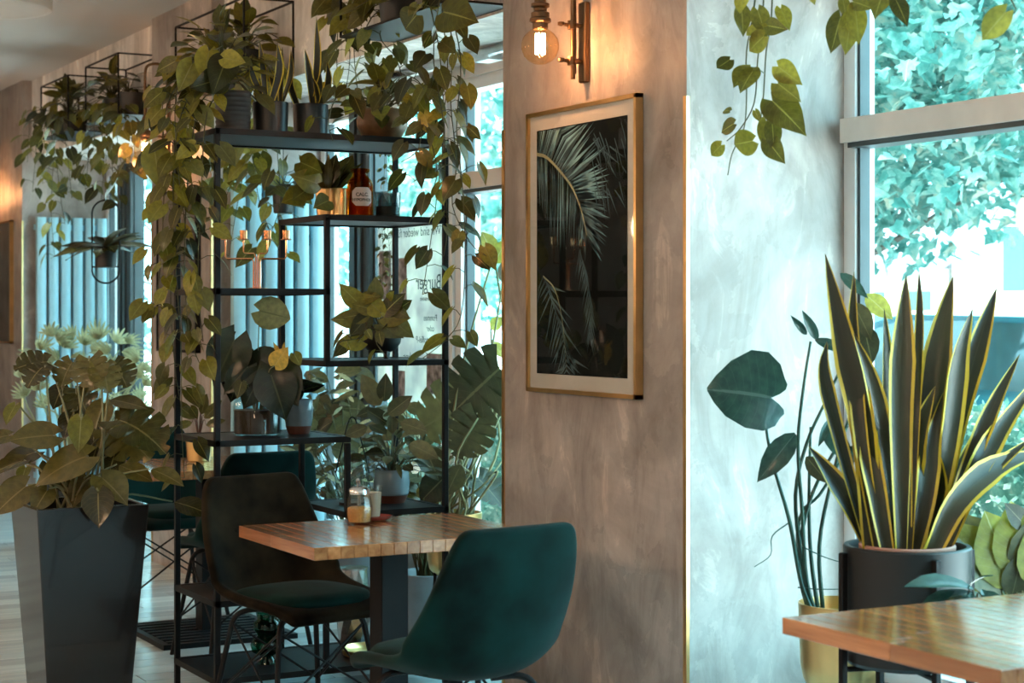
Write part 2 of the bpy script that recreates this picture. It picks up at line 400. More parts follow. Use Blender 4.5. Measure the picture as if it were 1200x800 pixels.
def palm_leaf(name, mat, nf=9, spread=2.4, fl=0.55, wid=0.09):
    mb = MB()
    for k in range(nf):
        a = (k/(nf-1)-0.5)*2*spread/2; l = fl*(1-0.25*abs(a)/spread*2)*1.0
        dx, dy = math.sin(a), math.cos(a); nx, ny = dy, -dx
        c = V((0, 0.35, 0)); rows = [(0, wid*0.5), (0.35, wid), (0.75, wid*0.75), (1.0, 0)]
        n = len(mb.v)
        for t, w in rows:
            for s_ in (-1, 0, 1):
                p = c+V((dx, dy, 0))*l*t+V((nx, ny, 0))*w*s_*0.5
                mb.uv[len(mb.v)] = (0.5+0.3*s_, t); mb.v.append((p.x, p.y, 0.04*abs(s_)*w*8-0.25*t*t))
        for i in range(3):
            for j in range(2): mb.f.append((n+i*3+j, n+i*3+j+1, n+i*3+j+4, n+i*3+j+3)); mb.m.append(0)
    return mb.mesh(name, mat, True, 180)
def maple_leaf(name, mat):
    pol = [(0,-.05),(.18,.02),(.42,-.12),(.36,.1),(.62,.22),(.4,.36),(.44,.55),(.2,.5),(.14,.74),(0,1.0)]
    pts = pol+[(-x, y) for x, y in pol[-2:0:-1]]
    mb = MB(); mb.v.append((0,.3,.03)); mb.uv[0] = (.5,.3)
    for x, y in pts: mb.uv[len(mb.v)] = (.5+x*.6, y); mb.v.append((x, y, -0.12*y*y+0.1*abs(x)*0.3))
    n = len(pts)
    for k in range(n): mb.f.append((0, 1+k, 1+(k+1) % n)); mb.m.append(0)
    return mb.mesh(name, mat, True, 180)
LF = {}
def leaf_set(key, fn): LF[key] = fn
def mk(key, prof, mat, lobe, n=3, **kw):
    LF[key] = [grid_leaf('leaf_'+key, prof, mat, lobe, fold=rnd(.08,.32), droop=rnd(.08,.34), wav=rnd(0,.018), **kw) for _ in range(n)]
mk('pothos', HEART, 'pothos', .2); mk('pothos_dk', HEART, 'pothos_dk', .2); mk('philo', HEART, 'philo', .26)
mk('lime', HEART, 'lime', .22, 2); mk('oval', OVAL, 'olive', 0); mk('lance', LANCE, 'olive', 0); mk('lance_dk', LANCE, 'philo', 0)
mk('round', ROUND, 'olive', .2, 2); mk('anth', HEART, 'anth', .28); mk('anthpale', ROUND, 'anthpale', .25, 1); mk('spathe', HEART, 'spathe', .15, 1)
mk('yellow', OVAL, 'yellowleaf', 0, 2); mk('teal', HEART, 'tealleaf', .24, 2); mk('tealoval', OVAL, 'tealleaf', 0, 2); mk('ovaldk', OVAL, 'philo', 0, 2)
mk('palelance', LANCE, 'pale', 0, 2)
LF['bigteal'] = [grid_leaf('leaf_cupped', ROUND, 'tealleaf', .22, fold=.42, droop=.3, cup=.5, wav=.02, cols=(-1, -.75, -.5, -.25, 0, .25, .5, .75, 1))]
LF['mon'] = [mon_leaf('leaf_split', 'philo', 5), mon_leaf('leaf_split', 'philo', 4, .2, .4)]
LF['monolive'] = [mon_leaf('leaf_split', 'olive', 5, .1, .15), mon_leaf('leaf_split', 'olive', 5, .2, .1)]
LF['palmate'] = [palm_leaf('leaf_fingered', 'pale', 9), palm_leaf('leaf_fingered', 'pale', 7, 2.0)]

class Plant:
    def __init__(s, name, label, loc, cat='plant', group=None, stem='stem'):
        s.t = thing(name, label, cat, loc, 0, group); s.o = V(loc); s.st = MB(); s.stem = stem; s.n = 0
    def leaf(s, key, base, tip, normal=None, size=None, pet=True, roll=0.0, wide=1.0):
        base = V(base); tip = V(tip); y = (tip-base); L = size or y.length
        y.normalize()
        nrm = V(normal) if normal is not None else (V((0,0,EYE))-V((base.x, base.y, base.z-0.9))).normalized()
        x = y.cross(nrm)
        if x.length < 1e-4: x = y.orthogonal()
        x.normalize(); z = x.cross(y)
        if roll: 
            R = Matrix.Rotation(roll, 3, y); x = R@x; z = R@z
        m = Matrix(((x.x*L*wide, y.x*L, z.x*L, base.x-s.o.x), (x.y*L*wide, y.y*L, z.y*L, base.y-s.o.y), (x.z*L*wide, y.z*L, z.z*L, base.z-s.o.z), (0,0,0,1)))
        ms = LF[key]; o = bpy.data.objects.new('leaf', ms[s.n % len(ms)]); s.n += 1
        COL.objects.link(o); o.parent = s.t; o.matrix_local = m
        return o
    def stalk(s, pts, r=0.003, n=5, sub=4):
        pts = smooth_pts(pts, sub); k = len(pts)
        rr = [r*(1-0.45*i/max(1, k-1)) for i in range(k)] if not isinstance(r, list) else r
        s.st.tube([p-s.o for p in pts], rr, n)
        return pts
    def vine(s, pts, step=0.06, size=0.085, key='pothos', r=0.0028, lat=0.05, start=0.0, keys=None):
        pp = s.stalk(pts, r)
        acc = 0; nxt = start+step*rnd(.3, 1); side = 1
        for i in range(1, len(pp)):
            seg = (pp[i]-pp[i-1]).length; acc += seg
            while acc >= nxt:
                nxt += step*rnd(.65, 1.35); side = -side
                p = pp[i]; a = rnd(0, 2*PI)
                out = V((math.cos(a), math.sin(a), 0))*0.55+V((CS, -SN, 0))*side*0.8+V((-SN, -CS, 0))*rnd(0, .6); out.normalize()
                b = p+out*lat*rnd(.5, 1.4)+V((0, 0, rnd(-.01, .03)))
                s.st.tube([p-s.o, (p+b)/2+V((0,0,.008))-s.o, b-s.o], r*0.6, 4)
                d = out*rnd(.35, 1.0)+V((0, 0, -rnd(.3, 1.2))); d.normalize()
                nrm = out*0.6+V((-SN, -CS, 0))*0.6+V((0,0,rnd(.2,.9)))+V((rnd(-.4,.4), rnd(-.4,.4), 0))
                sz = size*rnd(.68, 1.25)
                s.leaf(random.choice(keys) if keys else key, b, b+d*sz, nrm, roll=rnd(-.5,.5))
        return pp
    def bush(s, c, rx, rz, n, size, key='pothos', r=0.003, lo=-0.2, keys=None, ry=None, droop=0.5):
        c = V(c)
        for _ in range(n):
            a = rnd(0, 2*PI); e = rnd(lo, 1)*PI/2; q = rnd(.45, 1)
            u = V((math.cos(a)*math.cos(e), math.sin(a)*math.cos(e), math.sin(e)))
            b = c+V((u.x*rx, u.y*(ry or rx), u.z*rz))*q
            mid = c.lerp(b, .55)+V((0,0,.12*rz))
            s.st.tube([c-s.o, mid-s.o, b-s.o], [r, r*.8, r*.55], 4)
            d = V((u.x, u.y, u.z*.4-rnd(0, 1)*droop)); d.normalize(); sz = size*rnd(.65, 1.25)
            s.leaf(random.choice(keys) if keys else key, b, b+d*sz, u*0.5+V((0,0,.8))+V((-SN, -CS, 0))*.5, roll=rnd(-.4,.4))
    def pot(s, prof, mats, c=None, n=28, soil=None, name='pot', label=None, angle=35):
        c = V(c)-s.o if c is not None else V((0,0,0))
        o = MB().lathe(prof, n, c).build(name, mats, s.t, angle=angle, label=label)
        if soil: MB().lathe([(0.0, soil[1]-.002), (soil[0], soil[1]), (soil[0]*.98, soil[1]+.004), (0.0, soil[1]+.008)], 16, c).build('soil', 'soil', o)
        return o
    def blade(s, pts, w, normal, edge=0.24, tw=0.0):
        pts = smooth_pts(pts, 4); k = len(pts); mb = MB(); n0 = V(normal).normalized()
        for i, p in enumerate(pts):
            t = i/(k-1); tan = (pts[min(i+1, k-1)]-pts[max(i-1, 0)]).normalized()
            nn = Matrix.Rotation(tw*t, 3, tan)@n0; x = tan.cross(nn).normalized(); z = x.cross(tan)
            ww = w*(0.62+0.38*math.sin(PI*min(1, t*1.35)*.5))*(min(1.0, (1-t)*2.4)**.8) if t < 1 else 0.0008
            for c in (-1, -(1-edge*2), 0, 1-edge*2, 1):
                q = p-s.o+x*(c*ww/2)+z*(0.22*ww*(abs(c)**2))
                mb.uv[len(mb.v)] = (c*.5+.5, t); mb.v.append(tuple(q))
        for i in range(k-1):
            for j in range(4):
                mb.f.append((i*5+j, i*5+j+1, i*5+6+j, i*5+5+j)); mb.m.append(1 if j in (0, 3) else 0)
        return mb.build('leaf', ['blade', 'bladeedge'], s.t, angle=180)
    def done(s, name='stem'):
        if s.st.v: s.st.build(name, s.stem, s.t, angle=180)
        return s.t
def px3(lst, d=None):
    return [at(q[0], q[1], q[2] if len(q) > 2 else d) for q in lst]

# ================================================================== the room
XP, XB, XW = 3.10, 3.17, 3.74           # pier face, bulkhead face, window plane
ZC, ZB = 3.085, 2.53                     # ceiling, bulkhead underside
PIERS = [(0.35, 1.50), (4.55, 5.73), (8.91, 9.93), (13.0, 18.0)]
BAYS = [(-3.0, 0.35), (1.50, 4.55), (5.73, 8.91), (9.93, 13.0)]
floor = struct('floor', MB().box((-3.6, -3.1, -0.16), (3.80, 18.1, -0.008)), 'subfloor', smooth=False)
pl_mesh = {}
row = 0; cnt = 0; yy = 5.3
while yy < 11.2:
    x = 0.9-((row*0.37) % 1.0)*0.9
    while x < 3.68:
        x1 = min(x+0.9, 3.7)
        key = round(x1-x, 3)
        if key not in pl_mesh:
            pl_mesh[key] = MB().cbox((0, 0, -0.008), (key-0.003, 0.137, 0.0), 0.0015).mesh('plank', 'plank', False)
        if x1 > 1.0 and cnt < 298:
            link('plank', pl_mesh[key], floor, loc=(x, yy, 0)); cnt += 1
        x = x1
    yy += 0.14; row += 1
mbp = MB()
for y0, y1 in ((-3.0, 5.3), (yy, 18.0)):
    n = int((y1-y0)/0.14)
    for r in range(n):
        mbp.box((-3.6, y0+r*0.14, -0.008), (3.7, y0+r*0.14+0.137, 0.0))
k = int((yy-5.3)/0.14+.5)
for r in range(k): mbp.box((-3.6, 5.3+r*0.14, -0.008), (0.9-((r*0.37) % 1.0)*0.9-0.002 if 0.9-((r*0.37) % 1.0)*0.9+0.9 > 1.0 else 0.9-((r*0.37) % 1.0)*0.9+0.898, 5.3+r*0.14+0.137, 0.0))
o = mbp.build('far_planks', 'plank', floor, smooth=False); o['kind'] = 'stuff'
struct('ceiling', MB().box((-3.6, -3.1, ZC), (3.80, 18.1, ZC+0.25)), 'ceil', smooth=False)
struct('wall_left', MB().box((-3.75, -3.1, 0), (-3.6, 18.1, ZC)), 'wallpaint', smooth=False)
struct('wall_back', MB().box((-3.6, -3.2, 0), (3.95, -3.0, ZC)), 'wallpaint', smooth=False)
struct('wall_front', MB().box((-3.6, 18.0, 0), (3.95, 18.2, ZC)), 'wallpaint', smooth=False)
for y0, y1 in PIERS:
    struct('wall_right', MB().box((XP, y0, 0), (3.80, y1, ZC)), 'plaster', smooth=False)
for y0, y1 in BAYS:
    struct('wall_right', MB().box((XB, y0, ZB), (3.80, y1, ZC)), 'bulk', smooth=False)
    struct('wall_right', MB().box((XW-0.06, y0, 0), (3.80, y1, 0.26)), 'wallpaint', smooth=False)
for k, (y0, y1) in enumerate(PIERS):
    for y in (y0, y1):
        if y > 17: continue
        s = -1 if y == y0 else 1
        t = MB(); ya = y+s*0.004
        t.box((XP-0.004, min(y, ya), 0), (XP+0.008, max(y, ya), 2.075))
        t.box((XP-0.004, min(y, y-s*0.014), 0), (XP, max(y, y-s*0.014), 2.075))
        struct('trim_%d' % (2*k+(1 if y == y0 else 2)), t, 'brass', smooth=False)

def window(idx, y0, y1, z0, z1, mull, trans, fm):
    w = bpy.data.objects.new('window_%d' % idx, None); COL.objects.link(w); w['kind'] = 'structure'
    f = MB(); e = 0.055
    f.box((XW-0.03, y0, z0), (XW+0.05, y0+e, z1)); f.box((XW-0.03, y1-e, z0), (XW+0.05, y1, z1))
    f.box((XW-0.03, y0, z0), (XW+0.05, y1, z0+e)); f.box((XW-0.03, y0, z1-e), (XW+0.05, y1, z1))
    f.build('window_frame', fm, w, smooth=False)
    edges = [y0+e]
    for ya, yb, mt in mull:
        m = MB(); m.box((XW-0.045, ya, z0), (XW+0.055, yb, z1))
        m.box((XW-0.06, ya+(yb-ya)*.3, z0), (XW-0.04, ya+(yb-ya)*.45, z1)); m.box((XW-0.06, ya+(yb-ya)*.6, z0), (XW-0.04, ya+(yb-ya)*.68, z1))
        m.build('mullion', mt, w, smooth=False); edges += [ya, yb]
    edges.append(y1-e)
    for i in range(0, len(edges), 2):
        a, b = edges[i], edges[i+1]
        tr = [t for t in trans if a >= t[0]-.01 and b <= t[1]+.01]
        zs = [z0+e]
        if tr:
            t = tr[0]; m = MB(); m.box((XW-0.075, a-.02, t[2]), (XW+0.05, b+.02, t[3])); m.build('transom', t[4], w, smooth=False)
            g = MB(); g.box((XW-0.06, a, t[2]-0.016), (XW+0.03, b, t[2])); g.build('seal', 'frame_dark', w, smooth=False)
            zs += [t[2], t[3]]
        zs.append(z1-e)
        for j in range(0, len(zs), 2):
            q = MB()
            for yv in (a, b-0.014):      # sash
                q.box((XW-0.02, yv, zs[j]), (XW+0.02, yv+0.014, zs[j+1]))
            q.build('sash', 'frame_dark', w, smooth=False)
            MB().box((XW-0.003, a, zs[j]), (XW+0.003, b, zs[j+1])).build('pane', 'glass', w, smooth=False)
    portal(y0, y1, z0, z1, XW-0.12)
    return w
window(1, 1.50, 4.55, 0.26, ZB-.06, [], [(1.5, 4.55, 1.953, 2.03, 'frame_light')], 'frame_white')
window(2, 5.73, 8.91, 0.26, ZB-.06, [(7.23, 7.42, 'frame_white'), (8.24, 8.50, 'frame_dark')], [(5.73, 7.25, 1.965, 2.04, 'frame_light')], 'frame_white')
window(3, 9.93, 13.0, 0.26, ZB-.06, [(11.0, 11.12, 'frame_white'), (12.33, 12.66, 'frame_dark')], [], 'frame_white')
window(4, -3.0, 0.35, 0.26, ZB-.06, [(-1.4, -1.28, 'frame_white')], [], 'frame_white')
for k, (y0, y1) in enumerate(BAYS):      # head boards above the windows
    struct('trim_%d' % (20+k), MB().box((XW-0.05, y0, ZB-.06), (3.80, y1, ZB)), 'frame_light', smooth=False)
t = MB(); t.box((XW-0.22, 5.78, ZB-0.035), (XW-0.19, 8.86, ZB)); t.box((XW-0.24, 6.6, ZB-.06), (XW-.17, 6.72, ZB-.035))
struct('trim_30', t, 'steel', smooth=False)

# ------------------------------------------------------------------ ceiling drum lamp, and added fill globes
def drum(label, x, y, lit, group=None):
    t = thing('ceiling_lamp', label, 'lamp', (x, y, ZC-0.10), 0, group)
    MB().lathe([(0.0, 0.006), (0.33, 0.006), (0.345, 0.0), (0.35, 0.01), (0.35, 0.10), (0.0, 0.10)], 40).build('shade', 'lampshade', t)
    MB().lathe([(0.0, -0.004), (0.31, -0.004), (0.33, 0.004), (0.0, 0.005)], 40).build('diffuser', 'fillglow' if lit else 'lampshade', t)
drum('round white drum lamp on the ceiling above the tall planter', 2.05, 9.45, False)
def globe(label, x, y, z):  # unseen globe, added to give the room its warm light
    t = thing('fill_globe', label, 'lamp', (x, y, z), 0, 'added fill globes over the inner aisle')
    MB().lathe([(.18*math.sin(PI*k/16) if 0 < k < 16 else 0.0, -.18*math.cos(PI*k/16)) for k in range(17)], 28).build('globe_shade', 'fillglow', t, angle=180)
    MB().lathe([(0, .172), (.05, .172), (.045, .22), (.012, .25), (0, .25)], 20).build('socket', 'bronze', t)
    MB().tube([(0, 0, .24), (0, 0, ZC-z-.02)], .004, 8).build('cable', 'black', t)
    MB().lathe([(0, ZC-z-.03), (.06, ZC-z-.03), (.06, ZC-z), (0, ZC-z)], 24).build('ceiling_rose', 'bronze', t)
for y in (0.8, 3.4, 6.0, 8.6, 11.2):
    globe('unseen warm fill globe added over the inner aisle', -1.2, y, 2.05)

# ------------------------------------------------------------------ radiators
def radiator(label, y, x0, n, pitch, z0, z1):
    t = thing('radiator', label, 'radiator', (x0, y, z0))
    h = z1-z0
    for k in range(n):
        m = MB(); x = k*pitch
        prof = [(-pitch*.42, 0), (-pitch*.36, -.028), (-pitch*.15, -.036), (pitch*.15, -.036), (pitch*.36, -.028), (pitch*.42, 0), (pitch*.36, .02), (-pitch*.36, .02)]
        vs = [(x+pitch/2+a, b, 0) for a, b in prof]+[(x+pitch/2+a, b, h) for a, b in prof]; q = len(prof)
        m.add(vs, [tuple(range(q-1, -1, -1)), tuple(range(q, 2*q))]+[(i, (i+1) % q, q+(i+1) % q, q+i) for i in range(q)])
        m.build('tube', 'rad', t, angle=30)
    for z in (0.05, h-0.09): MB().box((0, 0.012, z), (n*pitch, 0.04, z+.04)).build('header_pipe', 'rad', t, smooth=False)
    for x in (.05, n*pitch-.08):
        for z in (.3, h-.36): MB().box((x, .04, z), (x+.03, .075, z+.06)).build('bracket', 'black', t, smooth=False)
radiator('tall blue grey tube radiator behind the copper candelabra', 8.83, 3.17, 6, 0.088, 0.18, 2.13)
radiator('tall blue grey tube radiator behind the ring hanging planter', 12.92, 3.17, 6, 0.088, 0.18, 2.10)

# ------------------------------------------------------------------ pictures
def picture(label, yc, z0, w, h, kind, fmat='brass'):
    t = thing('framed_picture', label, 'picture', (XP-0.001, yc, z0))
    f = 0.014; m = MB()
    def R(mb, u0, u1, v0, v1, xa, xb, mi=0): mb.box((-xb, w/2-u1, v0), (-xa, w/2-u0, v1), mi)
    R(m, 0, f, 0, h, 0, .028); R(m, w-f, w, 0, h, 0, .028); R(m, 0, w, 0, f, 0, .028); R(m, 0, w, h-f, h, 0, .028)
    m.build('frame', fmat, t, smooth=False)
    b = 0.05 if kind == 'palm' else 0.0
    if b:
        m = MB(); R(m, f, w-f, f, h-f, .004, .018); m.build('mat_board', 'mat_board', t, smooth=False)
    u0, v0, uw, vh = f+b, f+b, w-2*(f+b), h-2*(f+b)
    m = MB(); R(m, u0, u0+uw, v0, v0+vh, .006, .020); m.build('print', {'palm': 'print_black', 'wood': 'print_wood', 'grey': 'print_grey'}[kind], t, smooth=False)
    if kind == 'palm':
        def leaflet(mb, p, ang, L, wd, mi):
            d = V((math.cos(ang), math.sin(ang))); nn = V((-d.y, d.x)); e = p+d*L
            pts = [p-nn*wd*.35, p+d*L*.4-nn*wd*.5, e, p+d*L*.4+nn*wd*.5, p+nn*wd*.35]
            pts = [V((min(max(q.x, 0.005), .995), min(max(q.y, .004), .996))) for q in pts]
            mb.add([(-.0205-.0001*mi, w/2-(u0+q.x*uw), v0+q.y*vh) for q in pts], [(0, 1, 2, 3, 4)][::-1], mi)
        asp = vh/uw
        def pt(a, b_): return V((a, b_))
        lf = MB()
        ra = smooth_pts([(0, .905, 0), (.12, .885, 0), (.28, .82, 0), (.42, .745, 0), (.52, .65, 0), (.575, .555, 0)], 7)
        n = len(ra)
        rr = random.Random(3)
        for i, q in enumerate(ra):
            s = i/(n-1); p = pt(q.x, q.y)
            for rep in range(2):
                aa = math.radians(82-125*s+rr.uniform(-6, 6)); L = (.20+.22*math.sin(PI*min(1, s*.9+.15)))*rr.uniform(.8, 1.1)
                leaflet(lf, p, math.atan2(math.sin(aa)/asp, math.cos(aa)), L, .016, rr.choice((0, 0, 1)))
                ab = math.radians(-92+20*(.5-s)+rr.uniform(-5, 5))
                leaflet(lf, p, ab, (.10+.20*math.sin(PI*min(1, s+.15)))*rr.uniform(.7, 1.15), .013, rr.choice((0, 1, 1)))
        for i in range(26):
            s = i/25; p = pt(.50+.12*math.sin(s*2), .50-.34*s)
            for sg in (1, -1): leaflet(lf, p, math.radians(-60 if sg > 0 else -120)+rr.uniform(-.2, .2), rr.uniform(.05, .13), .008, 1)
        for i in range(34):
            p = pt(rr.uniform(.6, .98), rr.uniform(.72, .99)); leaflet(lf, p, rr.uniform(-1.3, -.3), rr.uniform(.08, .2), .008, 1)
        for i in range(20):
            s = i/19; p = pt(.08+.27*math.sin(s*1.5), .40-.38*s)
            leaflet(lf, p, rr.uniform(-.9, -.1), rr.uniform(.12, .3), .012, 1); leaflet(lf, p, rr.uniform(-2.6, -1.9), rr.uniform(.1, .2), .012, 1)
        lf.build('printed_palm_leaflets', ['print_leaf', 'print_leaf2'], t, smooth=False)
        for path, wd in ((ra, .007), (smooth_pts([(.08, .40, 0), (.22, .34, 0), (.31, .2, 0), (.35, .02, 0)], 6), .004)):
            rb = MB()
            for a, b_ in zip(path[:-1], path[1:]):
                rb.add([(-.0209, w/2-(u0+q[0]*uw), v0+(q[1]+dy)*vh) for q, dy in ((a, wd), (a, -wd), (b_, -wd), (b_, wd))], [(0, 1, 2, 3)])
            rb.build('printed_rib', 'print_rib', t, smooth=False)
    gl = MB(); R(gl, f, w-f, f, h-f, .0225, .024); gl.build('picture_glass', 'glass', t, smooth=False)
    return t
picture('large framed print of a dark palm frond below the lit bulb', 5.15, 1.137, 0.715, 0.972, 'palm')
picture('framed brown print half hidden behind the trailing vines', 9.42, 1.20, 0.68, 0.88, 'wood', 'black')
picture('framed grey print on the far pillar beside the radiator', 13.62, 1.19, 0.72, 0.90, 'grey')

# ------------------------------------------------------------------ wall lamps with globe bulbs
def sconce(label, y, x_face=XP, zb=2.30):
    t = thing('wall_lamp', label, 'lamp', (x_face, y, zb-0.24)); z = 0.24-.24
    MB().cbox((-.022, -.022, .12), (0, .022, .39), .004).build('wall_plate', 'bronze', t, smooth=False)
    r = MB(); r.tube([(-.055, 0, .13), (-.055, 0, .62)], .008, 10); r.tube([(-.04, .012, .15), (-.04, .012, .60)], .005, 8)
    r.build('upright_rod', 'bronze', t)
    for zz in (.19, .31):
        c = MB(); c.tube([(0, 0, zz), (-.075, 0, zz)], .0085, 8); c.tube([(-.062, 0, zz-.014), (-.062, 0, zz+.014)], .013, 8); c.tube([(-.075, 0, zz), (-.10, -.006, zz)], .006, 8); c.lathe([(0, -.009), (.012, -.005), (.012, .005), (0, .009)], 10, (-.104, -.006, zz))
        c.build('clamp', 'bronze', t)
    a = MB(); a.tube(smooth_pts([(-.055, 0, .60), (-.055, 0, .66), (-.09, 0, .70), (-.15, 0, .70), (-.18, 0, .66), (-.18, 0, .50), (-.18, 0, .40)], 5), .008, 10); a.build('arm', 'bronze', t)
    a = MB(); a.lathe([(0, .42), (.012, .42), (.02, .40), (.02, .375), (.031, .37), (.031, .36), (.022, .355), (.022, .345), (.031, .34), (.031, .325), (.036, .32), (.036, .31), (.026, .305), (.026, .29), (.021, .285), (0, .285)], 24, (-.18, 0, 0)); a.build('socket', 'bronze', t)
    bl = [(0, .17), (.02, .1725), (.04, .182), (.054, .198), (.062, .22), (.0625, .238), (.058, .256), (.046, .272), (.03, .284), (.02, .292), (.02, .30)]
    b = MB().lathe(bl, 28, (-.18, 0, 0)).build('bulb', 'bulbglass', t)
    f = MB()
    for k in range(8):
        q = 2*PI*k/8; x0, y0 = -.18+.015*math.cos(q), .015*math.sin(q)
        f.tube([(x0, y0, .205), (x0, y0, .272)], .0016, 5)
    f.build('filament', 'filament', b)
    return t
sconce('bronze wall lamp with a glowing globe bulb above the palm print', 5.14)
sconce('bronze wall lamp with a globe bulb half hidden by vines', 9.47)
sconce('bronze wall lamp on the far pillar beside the radiator', 13.72)
sconce('bronze wall lamp on the pillar behind the nearest table', 0.92)

# ================================================================== outside
struct('ground', MB().box((3.80, -40, -0.3), (80, 70, -0.12)), 'street', smooth=False)
def leaf_mass(mb, blobs, n, size, rng, flat=.3):
    tot = sum(b[3]**2 for b in blobs)
    for bx, by, bz, br in blobs:
        for _ in range(int(n*br*br/tot)):
            a = rng.uniform(0, 2*PI); e = math.asin(rng.uniform(-1, 1)); q = br*rng.uniform(.45, 1.0)
            p = V((bx+q*math.cos(a)*math.cos(e), by+q*math.sin(a)*math.cos(e), bz+q*.8*math.sin(e)))
            y = V((rng.uniform(-1, 1), rng.uniform(-1, 1), rng.uniform(-1.2, .3))).normalized()
            x = y.cross(V((rng.uniform(-1, 1), rng.uniform(-1, 1), 1.2))).normalized(); s = size*rng.uniform(.6, 1.3)
            w = .8
            z = x.cross(y)
            base = len(mb.v)
            for (u, v_, h) in ((0, 0, 0), (w*.42, -.1, .05), (w*.62, .24, .08), (w*.3, .36, .03), (w*.34, .6, .03), (0, 1, -.12), (-w*.34, .6, .03), (-w*.3, .36, .03), (-w*.62, .24, .08), (-w*.42, -.1, .05)):
                mb.uv[len(mb.v)] = (.5+u*.8, v_)
                mb.v.append(tuple(p+x*u*s+y*v_*s+z*h*s))
            mb.f += [(base, base+1, base+2, base+3), (base, base+3, base+4, base+5), (base, base+5, base+6, base+7), (base, base+7, base+8, base+9)]; mb.m += [0]*4
def leafmass_mat(name, cols, trans=0.4):
    m, nt, b, o = nodes_of(name)
    tc = N(nt, 'ShaderNodeTexCoord'); nz = N(nt, 'ShaderNodeTexNoise', i_Scale=5.0, i_Detail=5.0, i_Roughness=.7); nt.links.new(tc.outputs['Object'], nz.inputs['Vector'])
    r = ramp(nt, cols); nt.links.new(nz.outputs['Fac'], r.inputs['Fac']); nt.links.new(r.outputs['Color'], b.inputs['Base Color']); b.inputs['Roughness'].default_value = .5
    tr = N(nt, 'ShaderNodeBsdfTranslucent'); nt.links.new(r.outputs['Color'], tr.inputs['Color'])
    ms = N(nt, 'ShaderNodeMixShader'); ms.inputs[0].default_value = trans
    nt.links.new(b.outputs[0], ms.inputs[1]); nt.links.new(tr.outputs[0], ms.inputs[2]); nt.links.new(ms.outputs[0], o.inputs['Surface'])
    return m
M['crown'] = leafmass_mat('maple_crown', [(.32, (.02, .13, .11)), (.45, (.07, .25, .215)), (.54, (.19, .36, .31)), (.66, (.42, .39, .30))])
M['hedgemass'] = leafmass_mat('hedge_mass', [(.3, (.012, .10, .075)), (.5, (.07, .2, .155)), (.66, (.34, .38, .30))])
LF['maple'] = [maple_leaf('leaf_maple', 'maple')]
def tree(label, x, y, h, r, nleaf, size, seed, low, parts=0, cat='tree', extra=()):
    rng = random.Random(seed)
    p = Plant('maple_tree', label, (x, y, -.12), cat, 'maple trees along the street', 'bark')
    tr = MB(); tr.tube(smooth_pts([(0, 0, 0), (.05, .04, h*.25), (-.04, .08, h*.5), (.06, 0, h*.85)], 4), [.17-.008*i for i in range(13)], 10); tr.build('trunk', 'bark', p.t)
    blobs = []
    for k in range(26):
        a = rng.uniform(0, 2*PI); q = r*math.sqrt(rng.uniform(0, 1)); z = rng.uniform(low, h)
        blobs.append((q*math.cos(a), q*math.sin(a), z, r*rng.uniform(.28, .45)))
    blobs += list(extra)
    br = MB()
    for b in blobs[:16]:
        z0 = min(h*.8, max(h*.25, b[2]*.6)); br.tube(smooth_pts([(0, 0, z0), (b[0]*.5, b[1]*.5, (z0+b[2])/2+.1), (b[0], b[1], b[2])], 3), [.026-.003*i for i in range(7)], 6)
    br.build('branch', 'bark', p.t)
    mb = MB(); leaf_mass(mb, blobs, nleaf, size, rng)
    o = mb.build('foliage', 'crown', p.t, angle=180); o['kind'] = 'stuff'
    for _ in range(parts):
        b = rng.choice(blobs); u = V((-1, rng.uniform(-.9, .4), rng.uniform(-.8, .5))).normalized()
        q = V((x+b[0], y+b[1], -.12+b[2]))+u*b[3]*.95
        p.leaf('maple', q, q+V((rng.uniform(-.6, .2), rng.uniform(-.6, .6), -1)).normalized()*size*rng.uniform(.9, 1.4), V((-1, rng.uniform(-.6, .2), .8)))
    return p
tree('broad maple tree with low branches outside the right hand window', 7.6, 9.55, 6.6, 3.0, 26000, .115, 21, 2.75, 120, extra=[(-.4, -1.25, 2.75, .9), (.2, -.6, 2.6, .85), (-.6, -1.9, 3.3, .9), (0, -1.0, 3.8, 1.0), (-.8, -1.65, 2.75, .75), (.5, -.2, 2.5, .9), (-.2, -1.5, 4.6, 1.1), (.3, -.9, 3.2, .9)])
tree('leafy maple tree beyond the fence outside the middle window', 10.5, 20.5, 7.0, 3.4, 7000, .2, 12, 1.7, 40)
tree('tall maple tree outside the window beside the far radiator', 8.6, 25.5, 7.0, 3.0, 2600, .22, 14, 1.2)
def hedge(label, x0, x1, y0, y1, z1, n, seed):
    rng = random.Random(seed); t = thing('hedge', label, 'hedge', (x0, y0, -.12))
    core = MB(); core.box((.12, .05, 0), (x1-x0-.12, y1-y0-.05, z1)); core.build('core', 'hedgemass', t, smooth=False)
    mb = MB(); W, L = x1-x0, y1-y0
    for _ in range(n):
        if rng.random() < .42: p = V((rng.uniform(0, W), rng.uniform(0, L), z1+rng.uniform(-.02, .14)))
        else: p = V((rng.uniform(-.03, .14), rng.uniform(0, L), rng.uniform(0, z1+.1)))
        y = V((rng.uniform(-1, 1), rng.uniform(-1, 1), rng.uniform(-.5, 1))).normalized(); x = y.orthogonal().normalized(); x = Matrix.Rotation(rng.uniform(0, 6), 3, y)@x; s = rng.uniform(.03, .06)
        b = len(mb.v); mb.v += [tuple(p), tuple(p+x*s*.35+y*s*.5), tuple(p+y*s), tuple(p-x*s*.35+y*s*.5)]; mb.f.append((b, b+1, b+2, b+3)); mb.m.append(0)
    o = mb.build('hedge_leaves', 'hedgemass', t, angle=180); o['kind'] = 'stuff'
hedge('clipped green hedge outside the right hand window', 5.5, 6.3, 3.2, 8.6, 0.96, 15000, 5)
